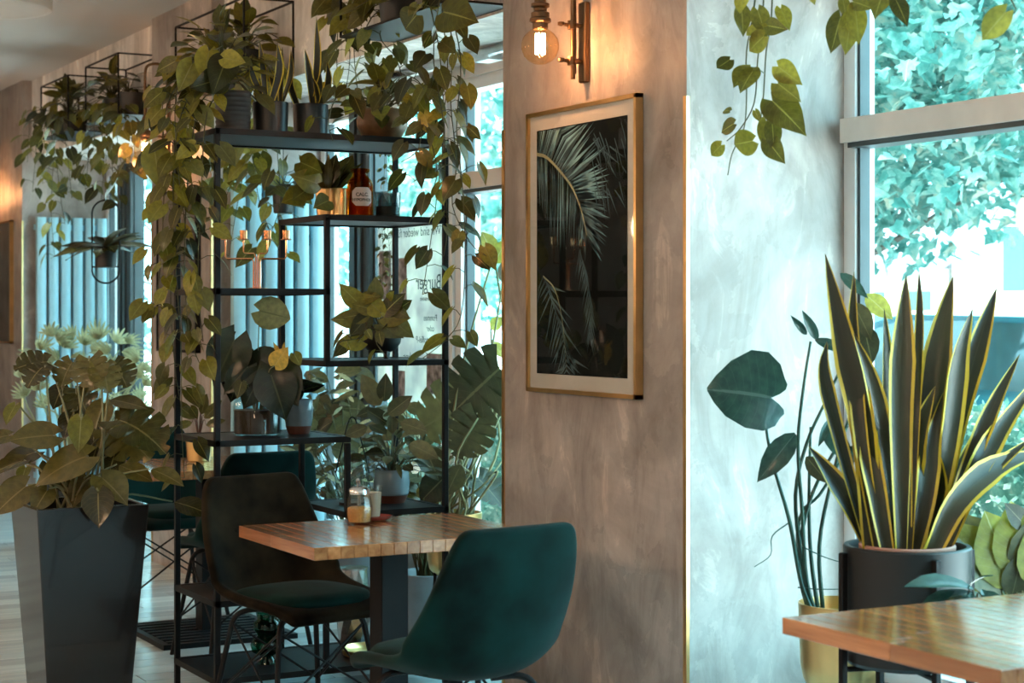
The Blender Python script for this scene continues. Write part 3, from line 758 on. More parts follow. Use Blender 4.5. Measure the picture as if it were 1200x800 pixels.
hedge('clipped green hedge outside the middle window behind the shelf', 5.6, 6.4, 9.2, 17.0, .72, 9000, 6)

# parked car, side on to the window
def car(label, x, y, rz):
    t = thing('parked_car', label, 'car', (x, y, -.12), rz)
    L, Wd = 4.3, 1.76
    side = [(-2.15, .45), (-2.12, .78), (-2.0, .95), (-1.82, 1.02), (-1.45, 1.42), (-1.2, 1.53), (.15, 1.55), (.45, 1.48), (1.02, 1.02), (1.75, .90), (2.08, .76), (2.15, .5), (2.1, .3), (-2.05, .28)]
    def wide(z): return Wd/2*(1 if z < 1.0 else 1-(z-1.0)*.28)
    m = MB(); n = len(side); vs = []
    for s in (-1, -.86, .86, 1):
        for a, z in side:
            k = wide(z)*s; zz = z-(.025 if abs(s) == 1 and z > 1.4 else 0); vs.append((k, a, zz))
    fs = []
    for r in range(3):
        for i in range(n): fs.append((r*n+i, r*n+(i+1) % n, (r+1)*n+(i+1) % n, (r+1)*n+i))
    fs += [tuple(range(n)), tuple(range(4*n-1, 3*n-1, -1))]
    m.add(vs, fs); m.build('body', 'carpaint', t, angle=30)
    for s in (-1, 1):
        for poly in ([(-1.72, 1.03), (-1.42, 1.38), (-1.2, 1.46), (-.62, 1.48), (-.58, 1.03)], [(-.52, 1.03), (-.55, 1.48), (.13, 1.48), (.4, 1.41), (.86, 1.03)]):
            g = MB(); q = [(s*(wide(z)+.006), a, z) for a, z in poly]+[(s*(wide(z)-.02), a, z) for a, z in poly]; k = len(poly)
            g.add(q, [tuple(range(k)), tuple(range(2*k-1, k-1, -1))]+[(i, k+i, k+(i+1) % k, (i+1) % k) for i in range(k)]); g.build('side_window', 'carglass', t, smooth=False)
        mr = MB(); mr.cbox((s*.9-(.16 if s < 0 else 0), .72, 1.02), (s*.9+(.16 if s > 0 else 0), .86, 1.17), .03); mr.build('wing_mirror', 'carpaint', t, smooth=False)
        for yy in (-.45, -1.45):
            h = MB(); h.box((s*.885-.012, yy-.09, .92), (s*.885+.012, yy+.09, .945)); h.build('door_handle', 'carpaint', t, smooth=False)
        for yy in (-1.32, 1.35):
            w = MB(); w.tube([(s*.66, yy, .31), (s*.885, yy, .31)], .31, 24); o = w.build('wheel', 'tyre', t)
            w = MB(); w.tube([(s*.87, yy, .31), (s*.895, yy, .31)], .2, 18); w.build('hub', 'steel', o)
    for yy, a in ((-1.62, 1), (.74, -1)):
        g = MB(); y0, z0, y1, z1 = ((-1.80, 1.05, -1.47, 1.42) if a == 1 else (.99, 1.06, .49, 1.46))
        g.add([(-.62, y0-.008*a, z0+.01), (.62, y0-.008*a, z0+.01), (.58, y1-.008*a, z1+.01), (-.58, y1-.008*a, z1+.01), (-.62, y0+.02*a, z0-.01), (.62, y0+.02*a, z0-.01), (.58, y1+.02*a, z1-.01), (-.58, y1+.02*a, z1-.01)], [(0,1,2,3), (7,6,5,4), (0,4,5,1), (1,5,6,2), (2,6,7,3), (3,7,4,0)]); g.build('windscreen', 'carglass', t, smooth=False)
car('bright cyan hatchback parked on the street beyond the hedge', 9.2, 9.6, 0.0)

def house(label, x, y0, y1, h, wins, roof=True):
    t = thing('house', label, 'building', (x, y0, -.12))
    L = y1-y0
    MB().box((0, 0, 0), (6, L, h)).build('wall', 'housewall', t, smooth=False)
    r = MB(); r.add([(-.5, -.4, h), (6.5, -.4, h), (6.5, L+.4, h), (-.5, L+.4, h), (3, -.4, h+1.8), (3, L+.4, h+1.8)], [(0,3,2,1), (0,4,5,3), (1,2,5,4), (0,1,4), (3,5,2)]); r.build('roof', 'conc', t, smooth=False)
    for a, b, z0, z1 in wins:
        w = MB(); w.box((-.06, a-.07, z0-.07), (.02, b+.07, z1+.07)); w = w.build('window', 'fencewhite', t, smooth=False)
        MB().box((-.075, a, z0), (-.02, b, z1)).build('pane', 'carglass', w, smooth=False)
house('white rendered house across the street behind the car', 22, 18.0, 24.0, 5.0, [(3.9, 4.7, 1.9, 3.0), (1.0, 1.9, 1.9, 3.0), (3.9, 4.7, 3.7, 4.5)])
house('low pale house far across the street beside the white one', 23, 25.2, 36, 2.35, [(.4, 1.2, 1.3, 1.95), (1.7, 2.5, 1.3, 1.95), (3.2, 4.0, 1.3, 1.95), (5.4, 6.4, 1.2, 1.95)])
f = thing('picket_fence', 'white picket fence outside the middle window', 'fence', (7.2, 9.5, -.12))
for k in range(48):
    MB().cbox((0, k*.17, 0), (.03, k*.17+.085, 1.42), .006).build('picket', 'fencewhite', f, smooth=False) if k == 0 else link('picket', f.children[0].data, f, loc=(0, k*.17, 0))
for z in (.35, 1.38): MB().box((-.02, -.05, z), (.05, 8.2, z+.07)).build('rail', 'fencewhite', f, smooth=False)

# ================================================================== furniture
def make_chair(label, loc, rz, back='velvet', seat='velvet'):
    t = thing('velvet_chair', label, 'chair', loc, rz, 'velvet shell chairs')
    prof = [(.25,.432,.36,.0), (.235,.455,.40,.0), (.19,.466,.43,.01), (.10,.463,.465,.028), (-.02,.452,.49,.05), (-.12,.450,.50,.08), (-.18,.468,.505,.105), (-.215,.52,.50,.105), (-.237,.59,.485,.08), (-.255,.67,.46,.05), (-.272,.75,.43,.03), (-.286,.815,.395,.018), (-.292,.85,.36,.012), (-.293,.862,.31,.010)]
    cols = (-1, -.86, -.6, -.3, 0, .3, .6, .86, 1)
    m = MB()
    for i, (y, z, w, c) in enumerate(prof):
        a, b = prof[max(0, i-1)], prof[min(len(prof)-1, i+1)]; ty, tz = b[0]-a[0], b[1]-a[1]; l = math.hypot(ty, tz); ny, nz = tz/l, -ty/l
        for s in cols:
            k = c*abs(s)**2.6; m.v.append((s*w/2, y+ny*k, z+nz*k))
    nc = len(cols)
    for i in range(len(prof)-1):
        for j in range(nc-1): m.f.append((i*nc+j, i*nc+j+1, (i+1)*nc+j+1, (i+1)*nc+j)); m.m.append(0)
    o = m.build('shell', back, t, angle=180)
    sd = o.modifiers.new('thick', 'SOLIDIFY'); sd.thickness = .034; sd.offset = 0
    o.modifiers.new('round', 'SUBSURF').levels = 2; o.modifiers['round'].render_levels = 2
    # seat cushion
    m = MB(); n = 28; rings = [(.0, .462), (.9, .462), (1.0, .472), (1.02, .488), (.97, .502), (.8, .512), (.4, .516), (0, .517)]
    for r, z in rings:
        for k in range(n):
            a = 2*PI*k/n; ca, sa = math.cos(a), math.sin(a); q = (abs(ca)**3.2+abs(sa)**3.2)**(-1/3.2)
            m.v.append((ca*q*r*.20, .02+sa*q*r*.195, z+.012*(sa*q*r*.2)))
    for i in range(len(rings)-1):
        for k in range(n): m.f.append((i*n+k, i*n+(k+1) % n, (i+1)*n+(k+1) % n, (i+1)*n+k)); m.m.append(0)
    m.build('seat_cushion', seat, t, angle=70)
    for x, z in ((-.09, .68), (.09, .68)):
        MB().lathe([(0, -.004), (.011, -.003), (.013, .001), (0, .005)], 10).build('button', back, t, loc=(x, -.236, z), rot=(-PI/2, 0, 0))
    for sx in (-1, 1):
        for sy in (-1, 1):
            MB().tube(smooth_pts([(sx*.05, sy*.09, .432), (sx*.12, sy*.115, .434), (sx*.158, sy*.135, .41), (sx*.175, sy*.15, .33), (sx*.225, sy*.205, 0.0)], 4), .0095, 8).build('leg', 'black', t)
    def onleg(sx, sy, f): return V((sx*(.175+.05*f), sy*(.15+.055*f), .33*(1-f)))
    for a, b in (((-1,-1),(1,-1)), ((1,-1),(1,1)), ((1,1),(-1,1)), ((-1,1),(-1,-1))):
        for p, q in ((a, b), (b, a)):
            MB().tube([onleg(p[0], p[1], -.2), onleg(q[0], q[1], .52)], .0042, 6).build('wire_brace', 'black', t)
    return t
def make_table(name, label, x0, x1, y0, y1, slat=False, top=.75, th=.036):
    cx, cy = (x0+x1)/2, (y0+y1)/2
    t = thing(name, label, 'table', (cx, cy, 0), 0, 'butcher block tables')
    w, l = x1-x0, y1-y0; n = max(8, round(w/.042)); sw = w/n; rng = random.Random(name+label)
    for k in range(n):
        cut = rng.uniform(.28, .72)*l; a = 0
        for b in (cut, l):
            MB().cbox((-w/2+k*sw, -l/2+a+(.0006 if a else 0), top-th), (-w/2+(k+1)*sw-.0006, -l/2+b, top), .0014).build('stave', 'stave', t, smooth=False); a = b
    MB().cbox((-.045, -.045, .02), (.045, .045, top-th-.012), .003).build('leg', 'black', t, smooth=False)
    MB().box((-w*.36, -l*.36, top-th-.012), (w*.36, l*.36, top-th)).build('mounting_plate', 'black', t, smooth=False)
    if slat:
        b = MB(); b.box((-.3, -.3, 0), (.3, -.27, .022)); b.box((-.3, .27, 0), (.3, .3, .022)); b.box((-.3, -.27, 0), (-.27, .27, .022)); b.box((.27, -.27, 0), (.3, .27, .022)); b.build('base_frame', 'black', t, smooth=False)
        for k in range(8):
            y = -.25+k*.066; MB().cbox((-.27, y, .004), (.27, y+.03, .024), .002).build('base_slat', 'black', t, smooth=False)
    else:
        MB().cbox((-.22, -.22, 0), (.22, .22, .02), .004).build('base_plate', 'black', t, smooth=False)
    return t
pA = onZ(368, 642, .75); pB = onZ(524, 601, .75)
make_table('wooden_table', 'wooden cafe table holding the sugar jar, two chairs drawn up', pA.x, pB.x+.02, pA.y, pB.y)
make_table('wooden_table', 'wooden cafe table behind the shelf, gold potted plant on it', 2.26, 2.98, 7.22, 7.92, True)
pC = onZ(916.5, 723, .75)
make_table('wooden_table', 'wooden cafe table beside the big snake plant', pC.x, pC.x+.8, pC.y-.66, pC.y)
make_chair('dark green velvet chair with its back to the sugar jar table', (2.20, 4.33, 0), math.radians(7))
make_chair('olive black velvet chair between the sugar jar table and the shelf', (2.21, 5.50, 0), math.radians(192), 'velvet_dark', 'velvet')
make_chair('teal velvet chair with its back against the black shelf', (2.56, 6.98, 0), math.radians(3))
make_chair('teal velvet chair between the slatted base table and the radiator', (2.60, 8.10, 0), math.radians(182))

# ------------------------------------------------------------------ the black metal shelf
SX0, SX1, SY0, SY1 = 2.15, 3.06, 6.12, 6.57
sh = thing('metal_shelf', 'open black metal shelf with staggered tiers full of plants', 'shelf', (SX0, SY0, 0))
def post(x, y, z0, z1):
    MB().cbox((x-.01-SX0, y-.01-SY0, z0), (x+.01-SX0, y+.01-SY0, z1), .0015).build('post', 'black', sh, smooth=False)
TZ = 2.072
for x in (SX0, SX1):
    for y in (SY0, SY1): post(x, y, 0, TZ)
for x, a, b in ((2.573, 1.228, 1.765), (2.655, .655, .93), (2.57, .09, .37)):
    for y in (SY0, SY1): post(x, y, a, b)
def tier(z, x0, x1):
    q = MB().box((x0-SX0, -.004, z-.016), (x1-SX0, SY1-SY0+.004, z-.002)).build('shelf_panel', 'black', sh, smooth=False)
    for (xa, xb, ya, yb) in ((x0-.01, x1+.01, SY0-.01, SY0+.01), (x0-.01, x1+.01, SY1-.01, SY1+.01), (x0-.01, x0+.01, SY0, SY1), (x1-.01, x1+.01, SY0, SY1)):
        MB().box((xa-SX0, ya-SY0, z-.022), (xb-SX0, yb-SY0, z)).build('rail', 'black', q, smooth=False)
T1, T2, T3, T4, T5, T6, T7, T8 = TZ, 1.775, 1.50, 1.235, .955, .675, .382, .105
tier(T1, SX0, SX1); tier(T2, 2.573, SX1); tier(T3, SX0, 2.573); tier(T4, 2.573, SX1); tier(T5, SX0, 2.655); tier(T6, 2.655, SX1); tier(T7, SX0, 2.57); tier(T8, SX0, SX1)

# ------------------------------------------------------------------ wire racks hung under the ceiling
RX0, RX1, RZ0, RZ1 = 2.92, 3.166, 2.545, 2.885
def rack(label, y0, y1, x1=RX1):
    t = thing('hanging_wire_rack', label, 'rack', (RX0, y0, RZ0))
    w, l, h = x1-RX0, y1-y0, RZ1-RZ0; r = .006
    def bar(a, b): MB().tube([a, b], r, 4).build('rod', 'black', t, smooth=False)
    for z in (0, h):
        bar((0, 0, z), (w, 0, z)); bar((0, l, z), (w, l, z)); bar((0, 0, z), (0, l, z)); bar((w, 0, z), (w, l, z))
    for x in (0, w):
        for y in (0, l): bar((x, y, 0), (x, y, h))
    MB().box((0, 0, -.004), (w, l, .003)).build('rack_plate', 'black', t, smooth=False)
    return t
rack('black wire rack under the ceiling above the far radiator', 11.06, 11.73)
rack('black wire rack under the ceiling beside the half hidden bulb', 9.98, 10.66)
rack('black wire rack under the ceiling above the copper candelabra', 7.94, 8.95)
rack('black wire rack under the ceiling above the right end of the shelf', 5.80, 6.80)
rack('black wire rack under the ceiling above the big snake plant', 2.95, 4.30)

# ================================================================== on the shelf
def sp(px, z, y=6.33):
    p = onY(px, 400, y); return V((p.x, p.y, z))
def ribbed(r0, r1, h, n=9, wall=.006, rib=.0025):
    pr = [(0, 0), (r0, 0)]
    for k in range(n):
        z0 = h*k/n; z1 = h*(k+1)/n; a = r0+(r1-r0)*k/n; b = r0+(r1-r0)*(k+1)/n
        pr += [(a, z0+.001), ((a+b)/2+rib, (z0+z1)/2), (b, z1-.001)]
    pr += [(r1, h), (r1-wall, h), (r1-wall*1.4, h*.8), (0, h*.8)]
    return pr
def straight(r0, r1, h, wall=.006, foot=.004):
    return [(0, 0), (r0-foot, 0), (r0, foot), (r1, h-.003), (r1-.002, h), (r1-wall+.002, h), (r1-wall, h-.004), (r1-wall, h*.82), (0, h*.82)]
TOCAM = V((-SN, -CS, 0.15))

# big pothos falling over the left end of the top tier
p = Plant('potted_pothos', 'pothos in a grey ribbed pot trailing down the shelf side', sp(273, T1, 6.30))
p.pot(ribbed(.062, .066, .155), 'greypot', soil=(.058, .135))
c = p.o+V((0, 0, .15))
p.bush(c+V((-.05, -.02, .05)), .25, .22, 60, .085, lo=-.35, keys=['pothos', 'pothos', 'pothos_dk'], ry=.2)
for pts, st in (
    ([(265,105,6.6),(225,110,6.45),(205,170,6.4),(204,280,6.4),(212,400,6.42),(213,500,6.45),(216,560,6.45)], .052),
    ([(262,105,6.6),(235,120,6.5),(222,190,6.4),(216,300,6.38),(222,390,6.38),(240,440,6.4)], .05),
    ([(262,102,6.6),(215,95,6.5),(192,140,6.45),(192,230,6.45),(188,310,6.45),(180,372,6.5)], .055),
    ([(268,105,6.55),(243,130,6.4),(236,220,6.36),(232,330,6.38),(238,400,6.38)], .055),
    ([(265,105,6.6),(230,110,6.6),(212,180,6.6),(208,250,6.62),(200,340,6.6),(205,430,6.6),(213,480,6.6)], .06),
    ([(262,100,6.6),(228,80,6.5),(200,90,6.5),(190,130,6.55),(196,200,6.6)], .05),
    ([(268,100,6.6),(240,70,6.55),(215,75,6.5),(205,130,6.4),(210,210,6.4),(218,270,6.4)], .05)):
    p.vine(px3(pts), st*.9, .076, keys=['pothos', 'pothos', 'pothos_dk', 'pothos'], lat=.05, start=.08)
p.leaf('pothos', at(181,175,6.4), at(188,222,6.4)); p.leaf('pothos', at(205,72,6.4), at(182,84,6.4)); p.leaf('lime', at(225,75,6.4), at(210,105,6.35))
p.leaf('pothos', at(245,60,6.4), at(238,95,6.35)); p.leaf('pothos_dk', at(265,70,6.4), at(252,102,6.3)); p.leaf('pothos_dk', at(262,92,6.4), at(228,100,6.3)); p.leaf('pothos', at(262,68,6.35), at(286,72,6.3))
p.done()

# two snake plants in matt black pots
def snake(label, px, blades, top, y=6.30, r=.067, h=.125, d=6.65, w=.03):
    p = Plant('potted_snake_plant', label, sp(px, T1, y)); p.pot(straight(r*.94, r, h), 'blackpot', soil=(r*.88, h*.86))
    b = p.o+V((0, 0, h*.84)); rg = random.Random(px)
    for tx, ty, bend in blades:
        tip = at(tx, ty, d+rg.uniform(-.06, .06)); base = b+V((rg.uniform(-.03, .03), rg.uniform(-.03, .03), 0)); base += V((CS, -SN, 0))*((tx-px)/60*.03)
        mid = base.lerp(tip, .5)+V((CS, -SN, 0))*bend*.02+V((0, 0, .01))
        p.blade([base, mid, tip], w*rg.uniform(.85, 1.15), TOCAM+V((rg.uniform(-.5, .5), 0, 0)), tw=rg.uniform(-.5, .5), edge=.13)
    p.done()
snake('snake plant in a black pot beside the grey ribbed pot', 317, [(292,69,-1),(304,46,0),(315,78,0),(325,50,1),(331,55,0),(341,58,1),(309,95,-1)], 118)
snake('snake plant with one tall blade in a black pot', 364, [(343,72,-1),(357,57,0),(371,20,0.5),(383,72,1),(366,90,0),(376,85,.5)], 122)

# pothos in a round brown pot, right end of the top tier
p = Plant('potted_pothos', 'pothos in a round mottled brown pot on the top tier', sp(448, T1, 6.33))
p.pot([(0, 0), (.05, 0), (.075, .02), (.098, .06), (.10, .085), (.09, .115), (.075, .128), (.068, .126), (.08, .1), (0, .1)], 'brownpot', angle=80)
p.bush(p.o+V((0, 0, .12)), .2, .13, 34, .09, lo=-.3, keys=['pothos_dk', 'pothos'])
for pts in ([(445,120,6.7),(470,110,6.6),(492,140,6.5),(490,175,6.45),(470,190,6.45)], [(450,120,6.7),(480,118,6.6),(500,150,6.5),(512,200,6.5),(505,228,6.5)],
            [(440,118,6.7),(400,110,6.6),(385,140,6.55),(390,165,6.5)], [(452,118,6.7),(470,90,6.6),(490,95,6.5),(505,120,6.5)]):
    p.vine(px3(pts), .06, .08, keys=['pothos_dk', 'pothos'])
p.done()

# second tier: brass cup, leafy plant in brass pot, apothecary bottle, jar
p = Plant('potted_dracaena', 'strappy leafed plant in a brass pot on the second tier', sp(385, T2, 6.40))
p.pot(straight(.044, .052, .115), 'brass', soil=(.044, .095))
for k in range(16):
    a = k*2.4; u = V((math.cos(a), math.sin(a), 0)); b = p.o+V((0, 0, .1)); tip = b+u*rnd(.06, .12)+V((0, 0, rnd(.08, .2)))
    p.leaf('lance_dk' if k % 3 else 'ovaldk', b+u*.01, tip, V((0,0,1))+TOCAM*.6, size=rnd(.11, .18), wide=rnd(.9, 1.2))
for q in ((352,190,372,198),(372,215,345,205),(360,222,345,232),(352,228,335,234),(385,235,372,240)): p.leaf('pothos', at(q[0],q[1],6.7), at(q[2],q[3],6.6))
p.done()
t = tag(MB().lathe(straight(.034, .036, .108), 24).build('brass_cup', 'brass'), 'plain shiny brass cup beside the amber bottle', 'cup'); t.location = sp(397, T2, 6.27)
t = thing('apothecary_bottle', 'amber glass apothecary bottle with a white label', 'bottle', sp(422, T2, 6.27))
MB().lathe([(0, .002), (.046, .002), (.05, .008), (.05, .12), (.046, .138), (.034, .152), (.030, .158), (.030, .17), (.037, .174), (.037, .184), (.03, .186), (.03, .182), (.024, .178), (.024, .155), (.042, .136), (.046, .12), (.046, .01), (0, .008)], 32).build('glass_body', 'amber', t)
MB().lathe([(0, .009), (.044, .009), (.044, .066), (0, .067)], 24).build('powder', plain('bottle_powder', (.42, .19, .03), .9), t)
def arc_label(parent, r, a0, a1, z0, z1, mt, cut=.2, dr=.0008, name='label'):
    m = MB(); n = 16
    for k in range(n+1):
        s = k/n; a = a0+(a1-a0)*s; e = min(s, 1-s); c = max(0, (cut-e)/cut)*(z1-z0)*.22
        for z in (z0+c, z1-c): m.v.append((r*math.cos(a), r*math.sin(a), z))
        for z in (z0+c, z1-c): m.v.append(((r+dr)*math.cos(a), (r+dr)*math.sin(a), z))
    for k in range(n):
        b = k*4; m.f += [(b+2, b+6, b+7, b+3), (b, b+1, b+5, b+4), (b, b+4, b+6, b+2), (b+1, b+3, b+7, b+5)]; m.m += [0]*4
    return m.build(name, mt, parent, angle=80)
AC = math.atan2(-CS, -SN)
arc_label(t, .0503, AC-.55, AC+1.05, .042, .112, 'label')
def text_mesh(txt, size, mt, bend=None, mirror=False, align='CENTER', bold=0.0):
    cu = bpy.data.curves.new('lettering', 'FONT'); cu.body = txt; cu.size = size; cu.align_x = align; cu.extrude = .0002; cu.offset = bold
    ob = bpy.data.objects.new('lettering', cu); COL.objects.link(ob)
    dg = bpy.context.evaluated_depsgraph_get(); me = bpy.data.meshes.new_from_object(ob.evaluated_get(dg)); bpy.data.objects.remove(ob)
    for v in me.vertices:
        if mirror: v.co.x = -v.co.x
        if bend:
            r, a, z = bend; th = a+v.co.x/r; v.co = V((r*math.cos(th), r*math.sin(th), z+v.co.y)) if True else v.co
    me.materials.clear(); me.materials.append(M[mt]); me.update()
    return me
M['ink'] = plain('label_ink', (.02, .018, .016), .8)
for txt, z, sz in (('CALC.', .079, .018), ('HYPOPHOS.', .060, .0145)):
    link('label_lettering', text_mesh(txt, sz, 'ink', (.0514, AC+.25, z), bold=.0005), t)
t = thing('glass_jar', 'grey frosted glass jar beside the amber bottle', 'jar', sp(454, T2, 6.27))
MB().lathe([(0, 0), (.045, 0), (.048, .004), (.052, .095), (.054, .1), (.049, .1), (.046, .01), (0, .008)], 28).build('glass_body', pane('smoky_glass', (.5, .55, .55), .2), t)
MB().lathe([(0, .009), (.044, .009), (.046, .045), (0, .047)], 20).build('sand_filling', plain('grey_sand', (.22, .19, .16), .9), t)

# copper candelabra
t = thing('candelabra', 'four armed copper candelabra in front of the radiator', 'candle holder', sp(301, T3, 6.38))
MB().lathe([(0, 0), (.045, 0), (.045, .004), (.01, .008), (0, .008)], 24).build('foot', 'copper', t)
U = V((CS, -SN, 0))
for x0, x1, z1, zk in ((-.012, -.118, .205, .115), (-.004, -.050, .205, .135), (.004, .040, .205, .135), (.012, .110, .205, .115)):
    MB().tube([U*x0+V((0,0,.005)), U*x0+V((0,0,zk-.012)), U*(x0+(.006 if x1 > 0 else -.006))+V((0,0,zk)), U*(x1-(.006 if x1 > 0 else -.006))+V((0,0,zk)), U*x1+V((0,0,zk+.008)), U*x1+V((0,0,.188))], .0036, 8).build('arm', 'copper', t)
    c_ = MB().lathe([(0, .186), (.02, .186), (.021, .189), (.0135, .191), (.0145, .222), (.012, .222), (.011, .195), (0, .195)], 18).build('candle_cup', 'copper', t); c_.location = U*x1

# anthurium in a glass vase of brown water, and a two tone pot
p = Plant('anthurium_vase', 'anthurium standing in a glass vase of brown water', sp(301, T5, 6.34), stem='stem_pale')
p.pot([(0, 0), (.085, 0), (.09, .006), (.09, .105), (.082, .13), (.06, .145), (.055, .15), (.055, .165), (.058, .168), (.053, .168), (.051, .148), (.08, .125), (.086, .1), (.086, .01), (0, .006)], 'jar', name='vase')
MB().lathe([(0, .007), (.085, .007), (.085, .095), (0, .096)], 28).build('brown_water', 'water', p.t)
b0 = p.o+V((0, 0, .05))
def hl(key, bx, by, tx, ty, d=6.65, stalk=True, nrm=None, roll=0, wide=1.0, base=None, r=.003, mx=9.0):
    o_ = p.leaf(key, at(bx, by, d), at(tx, ty, d-.03), nrm, size=min(mx, (at(bx, by, d)-at(tx, ty, d-.03)).length), roll=roll, wide=wide)
    if stalk:
        s0 = base or b0; e = at(bx, by, d); p.stalk([s0, s0.lerp(e, .6)+V((0, 0, .05)), e], r)
    return o_
hl('anthpale', 304,364,338,372,6.6, wide=1.05); hl('anth', 275,398,250,452,6.6, wide=1.2); hl('anth', 272,402,240,440,6.65); hl('anth', 285,420,270,470,6.7, wide=1.3)
hl('anth', 320,430,350,475,6.6, wide=1.3); hl('anth', 300,432,345,425,6.65, wide=1.4); hl('anth', 318,440,335,490,6.55, wide=1.3); hl('anth', 290,430,262,462,6.6); hl('anth', 330,430,355,455,6.6)
hl('anth', 305,440,285,478,6.6, wide=1.2); hl('pothos', 283,448,278,466,6.5); hl('spathe', 322,428,336,408,6.5, wide=1.2); hl('lime', 345,415,352,428,6.5, wide=1.1); hl('spathe', 326,412,321,402,6.5, False, wide=.5); hl('spathe', 332,410,333,402,6.5, False, wide=.4)
p.done()
p = Plant('potted_leafy_plant', 'small leafy plant in a grey blue pot with a brown foot', sp(350, T5, 6.34))
p.pot([(0, 0), (.04, 0), (.05, .03), (.05, .03), (.0, .03)], 'redclay', name='pot_foot')
p.pot([(.049, .03), (.052, .05), (.054, .055), (.054, .075), (.0555, .08), (.0555, .1), (.054, .105), (.053, .125), (.05, .13), (.046, .128), (.046, .1), (0, .1)], 'bluepot')
p.bush(p.o+V((0, 0, .1)), .07, .1, 12, .08, 'anth', lo=.1); p.done()

# footed black bowl with a pothos
p = Plant('potted_pothos', 'pothos in a footed black bowl on the middle tier', sp(447, T4, 6.34))
p.pot([(0, .022), (.03, .022), (.058, .035), (.074, .06), (.08, .095), (.08, .13), (.076, .132), (.072, .128), (.072, .1), (0, .1)], 'blackpot', angle=80)
for k in range(3):
    a = AC+k*2.094+.5; MB().tube([(.04*math.cos(a), .04*math.sin(a), 0), (.042*math.cos(a), .042*math.sin(a), .03)], [.009, .012], 8).build('pot_foot', 'blackpot', p.t)
b0 = p.o+V((0, 0, .1))
for q in ((445,365,402,325), (420,355,397,334), (440,350,440,325), (428,368,400,372), (420,375,385,372), (452,365,475,340), (450,372,488,372), (460,375,495,405), (445,380,480,398), (430,372,410,395), (425,400,395,400), (405,402,392,418), (470,360,482,352), (455,350,460,342), (425,350,445,345), (435,362,412,356), (462,362,478,372)):
    hl(random.choice(['pothos', 'pothos_dk', 'pothos']), *q, d=6.6, roll=rnd(-.4, .4), mx=.1)
p.vine(px3([(430,378,6.55),(424,395,6.5),(400,400,6.5),(392,412,6.5)]), .05, .06); p.vine(px3([(455,378,6.6),(440,398,6.5),(455,420,6.45)]), .06, .07)
p.done()

# lower tier: lantern vase and striped pot
t = thing('lantern_vase', 'rounded clear glass lantern with a black wire handle', 'lantern', sp(413, T6, 6.36))
MB().lathe([(0, .005), (.05, .005), (.062, .02), (.069, .06), (.068, .11), (.06, .16), (.055, .178), (.052, .178), (.058, .15), (.065, .105), (.066, .06), (.058, .022), (0, .012)], 30).build('glass_body', 'jar', t, angle=80)
MB().lathe([(0, 0), (.052, 0), (.05, .008), (0, .008)], 24).build('foot', 'black', t)
MB().tube(smooth_pts([U*-.065+V((0,0,.12)), U*-.035+V((0,0,.24)), U*-.012+V((0,0,.325)), U*.012+V((0,0,.325)), U*.035+V((0,0,.24)), U*.065+V((0,0,.12))], 4), .003, 6).build('handle', 'black', t)
p = Plant('potted_leafy_plant', 'bushy plant in a striped blue grey pot on the lower tier', sp(459, T6, 6.34))
p.pot([(0, 0), (.05, 0), (.064, .03), (0, .03)], 'redclay', name='pot_foot')
p.pot([(.063, .03)]+[(.066+.004*math.sin(PI*k/12)+.0012*(k % 2), .034+k*.0072) for k in range(13)]+[(.069, .13), (.062, .13), (.06, .1), (0, .1)], 'bluepot', angle=60)
p.bush(p.o+V((0, 0, .1)), .17, .19, 46, .085, lo=.0, keys=['oval', 'oval', 'lance'])
for q in ((445,475,425,440),(455,485,480,465),(470,495,500,505),(450,470,452,440),(480,520,512,535),(430,500,405,510)): p.leaf('oval', at(q[0],q[1],6.6), at(q[2],q[3],6.55))
p.done()

# bottom tier: green glass vase, gold tray, diamond lantern
t = tag(MB().lathe([(0, .0), (.035, .0), (.03, .018), (.022, .03), (.055, .045), (.062, .07), (.055, .092), (.035, .102), (.04, .115), (.052, .13), (.05, .155), (.036, .168), (.042, .19), (.038, .19), (.03, .17), (.044, .15), (.03, .1), (.05, .07), (.02, .035), (0, .03)], 26).build('glass_vase', 'jar_green', angle=80), 'bulbous green glass vase on the lowest tier', 'vase'); t.location = sp(313, T8, 6.30)
t = tag(MB().lathe([(0, .005), (.12, .005), (.14, .012), (.15, .03), (.153, .03), (.143, .006), (.12, 0), (0, 0)], 40).build('gold_tray', 'gold', angle=50), 'round shallow gold tray on the lowest tier', 'tray'); t.location = sp(437, T8, 6.26); t.scale = (.8, .8, 1)
t = thing('diamond_lantern', 'grey glass vase cut in a diamond pattern on the lowest tier', 'vase', V((2.84, 6.49, T8)))
m = MB(); n = 12; H6 = 6
for k in range(H6+1):
    for j in range(n):
        a = 2*PI*(j+.5*(k % 2))/n; r = .055+.012*math.sin(PI*k/H6); m.v.append((r*math.cos(a), r*math.sin(a), .05*k))
for k in range(H6):
    for j in range(n):
        if k % 2 == 0: m.f += [(k*n+j, k*n+(j+1) % n, (k+1)*n+j), ((k+1)*n+j, k*n+(j+1) % n, (k+1)*n+(j+1) % n)]
        else: m.f += [(k*n+j, (k+1)*n+(j+1) % n, (k+1)*n+j), (k*n+j, k*n+(j+1) % n, (k+1)*n+(j+1) % n)]
        m.m += [0, 0]
m.f += [tuple(range(n-1, -1, -1))]; m.m += [0]
m.build('faceted_body', 'steel', t, smooth=False)
MB().lathe([(.05, .298), (.06, .3), (.06, .306), (.05, .306)], 24).build('rim', 'steel', t)

